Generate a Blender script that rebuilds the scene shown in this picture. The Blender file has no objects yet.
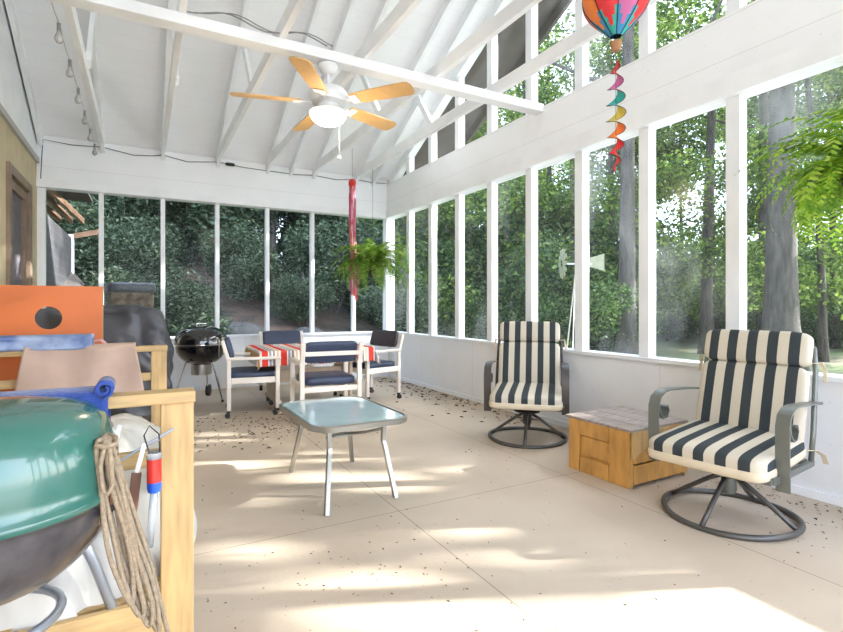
import bpy, bmesh, math, random
from mathutils import Vector, Matrix, noise
PI = math.pi
R = math.radians
rnd = random.Random(7)
sc = bpy.context.scene
C = sc.collection

# ------------------------------------------------------------------ camera, sky, sun, exposure
EYE = 1.10
YAW = 28.8
FPX = 507.0
cam_d = bpy.data.cameras.new('camera')
cam = bpy.data.objects.new('camera', cam_d); C.objects.link(cam)
cam_d.sensor_width = 36.0
cam_d.lens = 36.0 * FPX / 843.0
cam_d.shift_y = -10.0 / 843.0
cam_d.clip_end = 300
cam.location = (0, 0, EYE)
cam.rotation_euler = (R(90), 0, R(-YAW))
sc.camera = cam

w = bpy.data.worlds.new('sky'); sc.world = w; w.use_nodes = True
wn = w.node_tree.nodes; wl = w.node_tree.links
bg = wn['Background']
skyt = wn.new('ShaderNodeTexSky'); skyt.sky_type = 'NISHITA'; skyt.sun_disc = False
skyt.sun_elevation = R(40); skyt.sun_rotation = R(115); skyt.air_density = 1.0; skyt.dust_density = 2.5
mixn = wn.new('ShaderNodeMix'); mixn.data_type = 'RGBA'; mixn.inputs[0].default_value = 0.55
wl.new(skyt.outputs[0], mixn.inputs[6]); mixn.inputs[7].default_value = (5.0, 5.7, 7.2, 1)
wl.new(mixn.outputs[2], bg.inputs[0])
bg.inputs[1].default_value = 0.50

SUN_EL = R(26)
SUN_H = Vector((0.912, -0.41, 0)).normalized()
SUN_V = Vector((SUN_H.x*math.cos(SUN_EL), SUN_H.y*math.cos(SUN_EL), math.sin(SUN_EL)))   # towards the sun
sd = bpy.data.lights.new('sun', 'SUN'); sun = bpy.data.objects.new('sun', sd); C.objects.link(sun)
sd.energy = 9.0; sd.color = (1.0, 0.97, 0.93); sd.angle = R(0.9)
sun.rotation_euler = SUN_V.to_track_quat('Z', 'Y').to_euler()
sun.location = SUN_V * 30

vs = sc.view_settings
vs.view_transform = 'Standard'; vs.look = 'None'; vs.gamma = 1.0; vs.use_curve_mapping = False
vs.exposure = 1.27
sc.cycles.max_bounces = 10; sc.cycles.diffuse_bounces = 6; sc.cycles.transparent_max_bounces = 12

# ------------------------------------------------------------------ materials
def mat(name, col, rough=0.6, metal=0.0, noise_amt=0.0, nscale=8.0, bump=0.0, bscale=40.0, spec=0.5, coat=0.0,
        stretch=(1,1,1), col2=None, sheen=0.0):
    m = bpy.data.materials.new(name); m.use_nodes = True
    nt = m.node_tree; b = nt.nodes['Principled BSDF']
    b.inputs['Roughness'].default_value = rough; b.inputs['Metallic'].default_value = metal
    b.inputs['Specular IOR Level'].default_value = spec
    b.inputs['Coat Weight'].default_value = coat
    b.inputs['Sheen Weight'].default_value = sheen
    b.inputs['Base Color'].default_value = (*col, 1)
    if noise_amt > 0 or col2:
        tc = nt.nodes.new('ShaderNodeTexCoord'); mp = nt.nodes.new('ShaderNodeMapping')
        mp.inputs['Scale'].default_value = stretch
        nt.links.new(tc.outputs['Object'], mp.inputs[0])
        n = nt.nodes.new('ShaderNodeTexNoise'); n.inputs['Scale'].default_value = nscale; n.inputs['Detail'].default_value = 5
        nt.links.new(mp.outputs[0], n.inputs[0])
        mx = nt.nodes.new('ShaderNodeMix'); mx.data_type = 'RGBA'
        c2 = col2 or tuple(max(0, c*(1-noise_amt)) for c in col)
        mx.inputs[6].default_value = (*c2, 1); mx.inputs[7].default_value = (*col, 1)
        rp = nt.nodes.new('ShaderNodeMapRange'); rp.inputs[1].default_value = .35; rp.inputs[2].default_value = .62
        nt.links.new(n.outputs[0], rp.inputs[0]); nt.links.new(rp.outputs[0], mx.inputs[0])
        nt.links.new(mx.outputs[2], b.inputs['Base Color'])
    if bump > 0:
        tc = nt.nodes.new('ShaderNodeTexCoord')
        n2 = nt.nodes.new('ShaderNodeTexNoise'); n2.inputs['Scale'].default_value = bscale; n2.inputs['Detail'].default_value = 4
        nt.links.new(tc.outputs['Object'], n2.inputs[0])
        bp = nt.nodes.new('ShaderNodeBump'); bp.inputs['Strength'].default_value = bump; bp.inputs['Distance'].default_value = 0.01
        nt.links.new(n2.outputs[0], bp.inputs['Height']); nt.links.new(bp.outputs[0], b.inputs['Normal'])
    return m

def stripe_mat(name, bands, period, axis=0, offset=0.0, rough=0.85, bump=0.15):
    """bands: list of (fraction start, colour) repeated along an object axis"""
    m = bpy.data.materials.new(name); m.use_nodes = True
    nt = m.node_tree; b = nt.nodes['Principled BSDF']; b.inputs['Roughness'].default_value = rough
    b.inputs['Specular IOR Level'].default_value = .2
    tc = nt.nodes.new('ShaderNodeTexCoord'); sp = nt.nodes.new('ShaderNodeSeparateXYZ')
    nt.links.new(tc.outputs['Object'], sp.inputs[0])
    a = nt.nodes.new('ShaderNodeMath'); a.operation = 'ADD'; a.inputs[1].default_value = offset
    nt.links.new(sp.outputs[axis], a.inputs[0])
    d = nt.nodes.new('ShaderNodeMath'); d.operation = 'DIVIDE'; d.inputs[1].default_value = period
    nt.links.new(a.outputs[0], d.inputs[0])
    fr = nt.nodes.new('ShaderNodeMath'); fr.operation = 'FRACT'; nt.links.new(d.outputs[0], fr.inputs[0])
    cr = nt.nodes.new('ShaderNodeValToRGB'); cr.color_ramp.interpolation = 'CONSTANT'
    e = cr.color_ramp.elements
    e[0].position = bands[0][0]; e[0].color = (*bands[0][1], 1)
    e[1].position = bands[1][0]; e[1].color = (*bands[1][1], 1)
    for p, c in bands[2:]:
        x = e.new(p); x.color = (*c, 1)
    nt.links.new(fr.outputs[0], cr.inputs[0]); nt.links.new(cr.outputs[0], b.inputs['Base Color'])
    n2 = nt.nodes.new('ShaderNodeTexNoise'); n2.inputs['Scale'].default_value = 30
    nt.links.new(tc.outputs['Object'], n2.inputs[0])
    bp = nt.nodes.new('ShaderNodeBump'); bp.inputs['Strength'].default_value = bump; bp.inputs['Distance'].default_value = .01
    nt.links.new(n2.outputs[0], bp.inputs['Height']); nt.links.new(bp.outputs[0], b.inputs['Normal'])
    return m

def board_mat(name, col, col_gap, width, axis, rough=0.6, gap=0.03, dirt=None, axis_len=None, length=2.44):
    """painted boards: thin dark joints across one axis, worn specks"""
    m = bpy.data.materials.new(name); m.use_nodes = True
    nt = m.node_tree; L = nt.links; b = nt.nodes['Principled BSDF']; b.inputs['Roughness'].default_value = rough
    b.inputs['Specular IOR Level'].default_value = .3
    tc = nt.nodes.new('ShaderNodeTexCoord'); sp = nt.nodes.new('ShaderNodeSeparateXYZ'); L.new(tc.outputs['Object'], sp.inputs[0])
    def lines(ax, wd, gp):
        d = nt.nodes.new('ShaderNodeMath'); d.operation = 'DIVIDE'; d.inputs[1].default_value = wd; L.new(sp.outputs[ax], d.inputs[0])
        f = nt.nodes.new('ShaderNodeMath'); f.operation = 'FRACT'; L.new(d.outputs[0], f.inputs[0])
        g = nt.nodes.new('ShaderNodeMath'); g.operation = 'LESS_THAN'; g.inputs[1].default_value = gp; L.new(f.outputs[0], g.inputs[0])
        return g.outputs[0]
    g = lines(axis, width, gap)
    if axis_len is not None:
        g2 = lines(axis_len, length, gap*width/length)
        mm = nt.nodes.new('ShaderNodeMath'); mm.operation = 'MAXIMUM'; L.new(g, mm.inputs[0]); L.new(g2, mm.inputs[1]); g = mm.outputs[0]
    n = nt.nodes.new('ShaderNodeTexNoise'); n.inputs['Scale'].default_value = 1.7; n.inputs['Detail'].default_value = 6
    L.new(tc.outputs['Object'], n.inputs[0])
    mx = nt.nodes.new('ShaderNodeMix'); mx.data_type = 'RGBA'
    mx.inputs[6].default_value = (*col, 1); mx.inputs[7].default_value = (*(dirt or tuple(c*.86 for c in col)), 1)
    rp = nt.nodes.new('ShaderNodeMapRange'); rp.inputs[1].default_value = .45; rp.inputs[2].default_value = .75
    L.new(n.outputs[0], rp.inputs[0]); L.new(rp.outputs[0], mx.inputs[0])
    # specks
    n3 = nt.nodes.new('ShaderNodeTexNoise'); n3.inputs['Scale'].default_value = 38; n3.inputs['Detail'].default_value = 2
    L.new(tc.outputs['Object'], n3.inputs[0])
    r3 = nt.nodes.new('ShaderNodeMapRange'); r3.inputs[1].default_value = .70; r3.inputs[2].default_value = .78; r3.inputs[4].default_value = .45
    L.new(n3.outputs[0], r3.inputs[0])
    m3 = nt.nodes.new('ShaderNodeMix'); m3.data_type = 'RGBA'; L.new(mx.outputs[2], m3.inputs[6]); m3.inputs[7].default_value = (*col_gap, 1)
    L.new(r3.outputs[0], m3.inputs[0])
    m2 = nt.nodes.new('ShaderNodeMix'); m2.data_type = 'RGBA'; L.new(m3.outputs[2], m2.inputs[6]); m2.inputs[7].default_value = (*col_gap, 1)
    gm = nt.nodes.new('ShaderNodeMath'); gm.operation = 'MULTIPLY'; gm.inputs[1].default_value = .55; L.new(g, gm.inputs[0])
    L.new(gm.outputs[0], m2.inputs[0]); L.new(m2.outputs[2], b.inputs['Base Color'])
    bp = nt.nodes.new('ShaderNodeBump'); bp.inputs['Strength'].default_value = .3; bp.inputs['Distance'].default_value = .004
    L.new(n3.outputs[0], bp.inputs['Height']); L.new(bp.outputs[0], b.inputs['Normal'])
    return m

def leaf_mat(name, c1, c2, c3, trans=0.35):
    m = bpy.data.materials.new(name); m.use_nodes = True
    nt = m.node_tree; L = nt.links; nt.nodes.remove(nt.nodes['Principled BSDF'])
    out = nt.nodes['Material Output']
    g = nt.nodes.new('ShaderNodeNewGeometry'); cr = nt.nodes.new('ShaderNodeValToRGB')
    e = cr.color_ramp.elements; e[0].color = (*c1, 1); e[1].color = (*c3, 1); x = e.new(.55); x.color = (*c2, 1)
    L.new(g.outputs['Random Per Island'], cr.inputs[0])
    d = nt.nodes.new('ShaderNodeBsdfDiffuse'); t = nt.nodes.new('ShaderNodeBsdfTranslucent'); gl = nt.nodes.new('ShaderNodeBsdfGlossy')
    gl.inputs['Roughness'].default_value = .45; gl.inputs['Color'].default_value = (.4, .42, .4, 1)
    L.new(cr.outputs[0], d.inputs[0]); L.new(cr.outputs[0], t.inputs[0])
    mx = nt.nodes.new('ShaderNodeMixShader'); mx.inputs[0].default_value = trans
    L.new(d.outputs[0], mx.inputs[1]); L.new(t.outputs[0], mx.inputs[2])
    m2 = nt.nodes.new('ShaderNodeMixShader'); m2.inputs[0].default_value = .05
    L.new(mx.outputs[0], m2.inputs[1]); L.new(gl.outputs[0], m2.inputs[2]); L.new(m2.outputs[0], out.inputs[0])
    return m

def pane_mat(name, haze=0.10, lo=.52, hi=.78, scale=1.3, gloss=.01, base=.012):
    """clear vinyl pane: mostly see-through, faint gloss, whitish smears"""
    m = bpy.data.materials.new(name); m.use_nodes = True
    nt = m.node_tree; L = nt.links; nt.nodes.remove(nt.nodes['Principled BSDF']); out = nt.nodes['Material Output']
    tr = nt.nodes.new('ShaderNodeBsdfTransparent'); tr.inputs[0].default_value = (.95, .97, .97, 1)
    gl = nt.nodes.new('ShaderNodeBsdfGlossy'); gl.inputs['Roughness'].default_value = .16
    df = nt.nodes.new('ShaderNodeBsdfDiffuse'); df.inputs[0].default_value = (.8, .86, .9, 1)
    tl = nt.nodes.new('ShaderNodeBsdfTranslucent'); tl.inputs[0].default_value = (.8, .86, .9, 1)
    dm = nt.nodes.new('ShaderNodeMixShader'); L.new(df.outputs[0], dm.inputs[1]); L.new(tl.outputs[0], dm.inputs[2])
    tc = nt.nodes.new('ShaderNodeTexCoord'); mp = nt.nodes.new('ShaderNodeMapping'); mp.inputs['Scale'].default_value = (1, 1, .55)
    mp.inputs['Rotation'].default_value = (.5, .2, 0)
    L.new(tc.outputs['Object'], mp.inputs[0])
    n = nt.nodes.new('ShaderNodeTexNoise'); n.inputs['Scale'].default_value = scale; n.inputs['Detail'].default_value = 3; L.new(mp.outputs[0], n.inputs[0])
    r = nt.nodes.new('ShaderNodeMapRange'); r.inputs[1].default_value = lo; r.inputs[2].default_value = hi
    r.inputs[3].default_value = base; r.inputs[4].default_value = haze; L.new(n.outputs[0], r.inputs[0])
    m1 = nt.nodes.new('ShaderNodeMixShader'); L.new(r.outputs[0], m1.inputs[0]); L.new(tr.outputs[0], m1.inputs[1]); L.new(dm.outputs[0], m1.inputs[2])
    m2 = nt.nodes.new('ShaderNodeMixShader'); m2.inputs[0].default_value = gloss; L.new(m1.outputs[0], m2.inputs[1]); L.new(gl.outputs[0], m2.inputs[2])
    L.new(m2.outputs[0], out.inputs[0])
    return m

def glow_mat(name, col, strength):
    m = bpy.data.materials.new(name); m.use_nodes = True
    b = m.node_tree.nodes['Principled BSDF']; b.inputs['Base Color'].default_value = (.9, .88, .8, 1)
    b.inputs['Emission Color'].default_value = (*col, 1); b.inputs['Emission Strength'].default_value = strength
    return m

M = {}
M['white'] = mat('white_paint', (.84, .86, .895), .55, noise_amt=.06, nscale=4, bump=.15, bscale=20)
M['ceil'] = board_mat('ceiling_boards', (.87, .89, .925), (.74, .75, .78), .14, 1, rough=.6, gap=.03, dirt=(.83, .85, .885))
M['header'] = board_mat('header_boards', (.84, .86, .895), (.45, .44, .43), .27, 2, rough=.6, gap=.012, dirt=(.79, .81, .84))
M['knee'] = board_mat('knee_panels', (.80, .82, .86), (.5, .5, .5), 1.22, 1, rough=.5, gap=.004, dirt=(.75, .76, .78))
M['kneeb'] = board_mat('knee_panels_back', (.80, .82, .86), (.5, .5, .5), 1.22, 0, rough=.5, gap=.004, dirt=(.75, .76, .78))
M['floor'] = board_mat('floor_sheets', (.56, .465, .365), (.18, .13, .09), 1.2, 0, rough=.5, gap=.006, dirt=(.49, .395, .30), axis_len=1)
M['tan'] = mat('tan_paint', (.55, .46, .30), .7, noise_amt=.15, nscale=5)
M['brown'] = mat('brown_frame', (.24, .17, .12), .5, noise_amt=.2)
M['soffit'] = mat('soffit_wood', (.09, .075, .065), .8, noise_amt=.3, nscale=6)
M['fascia'] = mat('grey_trim', (.42, .41, .40), .6)
M['screen'] = mat('dark_screen', (.17, .155, .18), .45, noise_amt=.3, nscale=3, stretch=(1, 1, 4))
M['pane'] = pane_mat('vinyl_pane_clear', .16)
M['paneb'] = pane_mat('vinyl_pane_back', .02, gloss=.003, base=.006)
M['pine'] = mat('pine_wood', (.58, .38, .16), .5, noise_amt=.25, nscale=7, stretch=(6, 6, .7))
M['pineh'] = mat('pine_wood_rail', (.58, .39, .17), .5, noise_amt=.25, nscale=7, stretch=(.7, 6, 6))
M['crate'] = mat('crate_wood', (.60, .31, .08), .55, noise_amt=.28, nscale=7, stretch=(2.5, 2.5, .8))
M['cratetop'] = mat('crate_top', (.36, .29, .25), .6, noise_amt=.4, nscale=9, stretch=(5, .8, 5))
M['cart'] = mat('cream_frame', (.74, .62, .48), .45, noise_amt=.08)
M['cartw'] = mat('white_frame', (.82, .75, .67), .45, noise_amt=.06)
M['navy'] = mat('navy_vinyl', (.035, .05, .10), .42, noise_amt=.2, bump=.2, bscale=25)
M['darkpad'] = mat('dark_brown_vinyl', (.05, .035, .04), .42, noise_amt=.2)
M['cover'] = mat('black_cover', (.075, .077, .092), .36, bump=.8, bscale=5, noise_amt=.2)
M['black'] = mat('black_enamel', (.006, .006, .008), .05, coat=1)
M['bowl'] = mat('sooty_bowl', (.03, .028, .035), .3, noise_amt=.6, nscale=9, coat=.4, col2=(.09, .085, .09), bump=.15, bscale=30)
M['green'] = mat('green_enamel', (.028, .135, .108), .22, coat=.7, noise_amt=.12, nscale=4)
M['chrome'] = mat('chrome', (.75, .76, .78), .2, 1.0)
M['alu'] = mat('aluminium', (.60, .60, .58), .35, 1.0)
M['greytube'] = mat('grey_tube', (.36, .40, .46), .35, .6)
M['tabframe'] = mat('table_metal', (.34, .33, .30), .32, .85)
M['ironblk'] = mat('dark_metal', (.075, .068, .066), .38, .6)
M['irongrn'] = mat('grey_green_metal', (.17, .18, .165), .38, .5)
M['rubber'] = mat('rubber', (.03, .025, .02), .6)
M['orange'] = mat('orange_paint', (.64, .16, .035), .45, noise_amt=.10, nscale=3)
M['denim'] = mat('faded_blue_cloth', (.34, .42, .60), .9, noise_amt=.6, nscale=7, col2=(.10, .15, .32), bump=.3)
M['blue'] = mat('blue_towel', (.02, .06, .30), .95, noise_amt=.3, nscale=20, bump=.6, bscale=120, sheen=.4)
M['tancloth'] = mat('tan_cloth', (.50, .36, .29), .9, noise_amt=.08, bump=.25, bscale=12)
M['plastic'] = mat('white_sheet', (.62, .61, .57), .35, noise_amt=.12, nscale=6, bump=.6, bscale=7)
M['rope'] = mat('hemp_rope', (.40, .31, .21), .9, noise_amt=.25, nscale=90, bump=.6, bscale=260)
M['wire'] = mat('black_wire', (.01, .01, .01), .5)
M['woodblade'] = mat('blade_wood', (.66, .40, .16), .4, noise_amt=.15, nscale=6)
M['fanwhite'] = mat('fan_white', (.74, .75, .78), .3)
M['lamp'] = glow_mat('lamp_glass', (1, .86, .58), 2.2)
M['bulb'] = mat('clear_bulb', (.38, .38, .38), .1, coat=1)
M['redribbon'] = mat('red_ribbon', (.62, .05, .035), .6, noise_amt=.5, nscale=14, col2=(.75, .38, .33))
M['redknot'] = mat('red_knot', (.62, .03, .02), .6)
M['bark'] = mat('bark', (.10, .082, .07), .9, noise_amt=.6, nscale=7, stretch=(2, 2, .4), bump=1, bscale=12)
M['bark2'] = mat('pale_bark', (.095, .082, .070), .9, noise_amt=.5, nscale=6, stretch=(2, 2, .4), bump=1, bscale=12)
M['soil'] = mat('leaf_litter', (.085, .052, .036), .95, noise_amt=.6, nscale=2.4, col2=(.02, .02, .013), bump=1, bscale=9)
M['bounce_ground'] = mat('pale_bounce_ground', (.52, .50, .46), .95, noise_amt=.3, nscale=30)  # pale tone for the added ground that reflects light indoors
M['lawn'] = mat('lawn', (.24, .31, .13), .95, noise_amt=.5, nscale=.8, col2=(.24, .21, .15), bump=1, bscale=20)
M['rock'] = mat('rock', (.10, .095, .09), .9, noise_amt=.5, nscale=4, bump=1, bscale=6)
M['stone'] = mat('stone_masonry', (.26, .18, .12), .9, noise_amt=.6, nscale=11, bump=1, bscale=12)
M['debris'] = mat('dead_leaf', (.15, .095, .055), .8, noise_amt=.5, nscale=5)
M['siding'] = board_mat('shade_toned_siding', (.09, .088, .095), (.2, .2, .2), .12, 2, gap=.06)  # base colour darkened to stand in for the porch's shade on the siding
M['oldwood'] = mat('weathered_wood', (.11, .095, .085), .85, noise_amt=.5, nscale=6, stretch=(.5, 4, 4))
M['rafterwood'] = mat('rafter_wood', (.22, .13, .08), .8, noise_amt=.3)
M['leafD'] = leaf_mat('leaves_dark', (.014, .032, .014), (.045, .08, .038), (.17, .21, .13), .3)
M['leafM'] = leaf_mat('leaves_mid', (.02, .05, .018), (.06, .125, .035), (.23, .32, .09), .45)
M['leafB'] = leaf_mat('leaves_bright', (.04, .085, .015), (.11, .20, .035), (.34, .44, .09), .5)
M['fern'] = leaf_mat('fern_fronds', (.10, .22, .015), (.22, .42, .03), (.45, .60, .08), .5)
M['fern2'] = leaf_mat('fern_fronds_shade', (.06, .14, .015), (.14, .27, .03), (.32, .42, .08), .45)
M['stripe'] = stripe_mat('cream_and_charcoal_stripe', [(0, (.56, .50, .40)), (.5, (.040, .048, .052))], .1000, 0, .275)
M['cream'] = mat('cream_cloth', (.62, .53, .39), .85, bump=.2)
M['cloth'] = stripe_mat('striped_tablecloth', [(0, (.66, .05, .035)), (.32, (.75, .72, .70)), (.38, (.30, .29, .34)), (.50, (.74, .72, .70)),
                        (.58, (.28, .22, .24)), (.68, (.76, .73, .70)), (.80, (.72, .42, .18)), (.88, (.78, .74, .70))], .19, 0, .03)
M['frost'] = mat('frosted_glass', (.50, .66, .74), .12, coat=.5, noise_amt=.05)
def tube_mat(name, col, a):
    m = mat(name, col, .15); m.node_tree.nodes['Principled BSDF'].inputs['Transmission Weight'].default_value = a
    return m
M['tubered'] = tube_mat('red_plastic', (.75, .05, .04), .3)
M['tubeclear'] = tube_mat('clear_plastic', (.75, .82, .9), .7)
M['tubeblue'] = mat('blue_plastic', (.02, .09, .5), .3)
BAL = {'red': (.62, .03, .04), 'blue': (.03, .22, .45), 'teal': (.03, .35, .33), 'pink': (.50, .12, .30), 'orange': (.75, .20, .04),
       'yellow': (.55, .45, .08), 'crimson': (.45, .05, .05)}
for k, v in BAL.items(): M['b_'+k] = mat('balloon_'+k, v, .6)
M['wicker'] = mat('wicker', (.36, .18, .08), .7)
M['vane'] = mat('pale_vane', (.30, .31, .20), .6, noise_amt=.2)
M['shelfwood'] = mat('tool_wood', (.16, .07, .04), .5)

# ------------------------------------------------------------------ mesh helpers
class MB:
    def __init__(s): s.bm = bmesh.new(); s.mi = 0
    def _add(s, verts, faces):
        vs_ = [s.bm.verts.new(v) for v in verts]
        for f in faces:
            try:
                fc = s.bm.faces.new([vs_[i] for i in f]); fc.material_index = s.mi
            except ValueError: pass
    def box(s, x0, x1, y0, y1, z0, z1, bev=0.0, mtx=None):
        t = bmesh.new()
        bmesh.ops.create_cube(t, size=1)
        for v in t.verts:
            v.co = Vector(((x0+x1)/2+v.co.x*(x1-x0), (y0+y1)/2+v.co.y*(y1-y0), (z0+z1)/2+v.co.z*(z1-z0)))
        if bev > 0: bmesh.ops.bevel(t, geom=t.edges[:], offset=bev, segments=2, affect='EDGES', profile=.5)
        if mtx is not None: bmesh.ops.transform(t, matrix=mtx, verts=t.verts)
        t.verts.index_update()
        s._add([v.co.copy() for v in t.verts], [[v.index for v in f.verts] for f in t.faces]); t.free(); return s
    def bar(s, p0, p1, w_, h_, up=(0, 0, 1), bev=0.0):
        p0, p1 = Vector(p0), Vector(p1); d = (p1-p0); L = d.length; d.normalize()
        up = Vector(up); sx = d.cross(up)
        if sx.length < 1e-4: sx = d.cross(Vector((1, 0, 0)))
        sx.normalize(); uz = sx.cross(d)
        m = Matrix((( sx.x, d.x, uz.x, p0.x), (sx.y, d.y, uz.y, p0.y), (sx.z, d.z, uz.z, p0.z), (0, 0, 0, 1)))
        return s.box(-w_/2, w_/2, 0, L, -h_/2, h_/2, bev, m)
    def sweep(s, pts, prof, closed=False, up=None, caps=True, scale=None):
        """prof: list of (a,b) section points; up: fixed vector giving the b direction"""
        pts = [Vector(p) for p in pts]; n = len(pts); k = len(prof); rings = []
        prev = None
        for i, p in enumerate(pts):
            if closed: t = pts[(i+1) % n]-pts[i-1]
            else: t = pts[min(i+1, n-1)]-pts[max(i-1, 0)]
            t.normalize()
            if up is not None: a = t.cross(Vector(up))
            elif prev is None:
                a = t.cross(Vector((0, 0, 1)))
                if a.length < .2: a = t.cross(Vector((1, 0, 0)))
            else: a = prev-t*prev.dot(t)
            if a.length < 1e-5: a = prev if prev is not None else Vector((1, 0, 0))
            a.normalize(); b = a.cross(t); prev = a
            sc_ = scale[i] if scale else 1
            rings.append([p+a*q[0]*sc_+b*q[1]*sc_ for q in prof])
        V = [v for r_ in rings for v in r_]; F = []
        for i in range(n if closed else n-1):
            j = (i+1) % n
            for q in range(k):
                F.append((i*k+q, i*k+(q+1) % k, j*k+(q+1) % k, j*k+q))
        if caps and not closed: F.append(tuple(range(k-1, -1, -1))); F.append(tuple((n-1)*k+q for q in range(k)))
        s._add(V, F); return s
    def tube(s, pts, r, n=10, closed=False, scale=None):
        return s.sweep(pts, [(r*math.cos(2*PI*q/n), r*math.sin(2*PI*q/n)) for q in range(n)], closed, scale=scale)
    def strap(s, pts, w_, t_, up):
        return s.sweep(pts, [(-t_/2, -w_/2), (t_/2, -w_/2), (t_/2, w_/2), (-t_/2, w_/2)], up=up)
    def lathe(s, prof, c=(0, 0, 0), n=32, mtx=None):
        V = []; F = []
        for (r_, z) in prof:
            for q in range(n):
                a = 2*PI*q/n; v = Vector((c[0]+r_*math.cos(a), c[1]+r_*math.sin(a), c[2]+z))
                V.append(mtx @ v if mtx is not None else v)
        for i in range(len(prof)-1):
            for q in range(n): F.append((i*n+q, i*n+(q+1) % n, (i+1)*n+(q+1) % n, (i+1)*n+q))
        if prof[0][0] > 1e-4: F.append(tuple(range(n-1, -1, -1)))
        if prof[-1][0] > 1e-4: F.append(tuple((len(prof)-1)*n+q for q in range(n)))
        s._add(V, F); return s
    def cyl(s, p0, p1, r, r2=None, n=14):
        r2 = r if r2 is None else r2
        return s.tube([p0, p1], r, n, scale=[1, r2/r])
    def grid(s, fn, nu, nv, closed_u=False):
        V = [Vector(fn(i/(nu), j/(nv))) for i in range(nu if closed_u else nu+1) for j in range(nv+1)]; F = []
        W = nv+1; N = nu if closed_u else nu+1
        for i in range(nu):
            for j in range(nv):
                a = i*W+j; b_ = ((i+1) % N)*W+j
                F.append((a, b_, b_+1, a+1))
        s._add(V, F); return s
    def pillow(s, c, d, e=.3, mtx=None, n=28, m_=18, puff=0):
        def sp(v, p): return math.copysign(abs(v)**p, v)
        def fn(u, v):
            a = u*2*PI; b_ = (v-.5)*PI
            x = sp(math.cos(b_), e)*sp(math.cos(a), e); y = sp(math.cos(b_), e)*sp(math.sin(a), e); z = sp(math.sin(b_), max(e, .45))
            q = 1+puff*(1-x*x)*(1-y*y)
            p = Vector((x*d[0]/2, y*d[1]/2, z*d[2]/2*q))
            p = (mtx @ p) if mtx is not None else p
            return p+Vector(c)
        s.grid(fn, n, m_, True); return s
    def prism(s, poly, z0, z1, mtx=None):
        n = len(poly)
        V = [Vector((p[0], p[1], z0)) for p in poly]+[Vector((p[0], p[1], z1)) for p in poly]
        if mtx is not None: V = [mtx @ v for v in V]
        F = [tuple(range(n-1, -1, -1)), tuple(range(n, 2*n))]+[(i, (i+1) % n, n+(i+1) % n, n+i) for i in range(n)]
        s._add(V, F); return s
    def build(s, name, m, parent=None, smooth=False, solid=0.0, weld=True, angle=None):
        if weld: bmesh.ops.remove_doubles(s.bm, verts=s.bm.verts, dist=1e-5)
        bmesh.ops.recalc_face_normals(s.bm, faces=s.bm.faces)
        me = bpy.data.meshes.new(name); s.bm.to_mesh(me); s.bm.free()
        for x in (m if isinstance(m, (list, tuple)) else [m]): me.materials.append(M[x] if isinstance(x, str) else x)
        if smooth or angle:
            me.polygons.foreach_set('use_smooth', [True]*len(me.polygons))
            if angle: me.set_sharp_from_angle(angle=R(angle))
        o = bpy.data.objects.new(name, me); C.objects.link(o)
        if parent is not None: o.parent = parent
        if solid: md = o.modifiers.new('thickness', 'SOLIDIFY'); md.thickness = solid; md.offset = 0
        return o

def tag(o, label, cat, group=None):
    o['label'] = label; o['category'] = cat
    if group: o['group'] = group
    return o
def thing(name, label, cat, loc=(0, 0, 0), rz=0, group=None):
    o = bpy.data.objects.new(name, None); C.objects.link(o); o.location = loc; o.rotation_euler = (0, 0, rz)
    o.empty_display_size = .1
    return tag(o, label, cat, group)
def struct(name, b, m, parent=None, **k):
    o = b.build(name, m, parent, **k)
    if parent is None: o['kind'] = 'structure'
    return o
def copy_tree(o, parent=None):
    c = o.copy(); C.objects.link(c)
    if parent is not None: c.parent = parent
    for ch in list(o.children): copy_tree(ch, c)
    return c
def place(o, loc, rz, label=None):
    o.location = loc; o.rotation_euler = (0, 0, rz)
    if label: o['label'] = label
    return o
tn = [0]
def trim(b, m='white', **k):
    tn[0] += 1
    return struct('trim_%d' % tn[0], b, m, **k)
def fl(px, py, z=0.0):
    """floor point seen at a photo position, used to lay out the ground plan"""
    d = FPX*(EYE-z)/(py-306.0); u = d*(px-421.5)/FPX; c_, s_ = math.cos(R(YAW)), math.sin(R(YAW))
    return (u*c_+d*s_, d*c_-u*s_)

# ------------------------------------------------------------------ room shell
XL, XR, YB, YF = -1.06, 3.36, 7.2, -2.1
SILL, WTOP, HTOP = .68, 2.46, 2.99
RIDGE, SLOPE = 2.55, .486
def roofz(y): return 3.04+SLOPE*(YB-y) if y > RIDGE else 3.04+SLOPE*(YB-RIDGE)-SLOPE*(RIDGE-y)
struct('floor', MB().box(XL-.15, XR+.14, YF-.1, YB+.14, -.12, 0), 'floor')
# knee walls
struct('wall_right', MB().box(XR, XR+.09, YF, YB+.09, 0, SILL), 'knee')
struct('wall_back', MB().box(XL, XR, YB, YB+.09, 0, SILL), 'kneeb')
trim(MB().box(XR-.03, XR+.12, YF, YB+.05, SILL, SILL+.03, .004))
trim(MB().box(XL, XR-.03, YB-.03, YB+.12, SILL, SILL+.03, .004))
struct('baseboard_right', MB().box(XR-.015, XR, YF, YB, 0, .05, .003), 'white')
struct('baseboard_back', MB().box(XL, XR-.015, YB-.015, YB, 0, .05, .003), 'white')
# headers above the windows
trim(MB().box(XR-.04, XR+.11, YF, YB+.11, WTOP, HTOP), 'header')
trim(MB().box(XR-.055, XR-.04, YF, YB-.04, WTOP, WTOP+.13), 'white')
trim(MB().box(XL-.1, XR-.04, YB-.04, YB+.11, WTOP, 3.05), 'header')
trim(MB().box(XL, XR-.06, YB-.055, YB-.04, WTOP, WTOP+.09), 'white')
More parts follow.
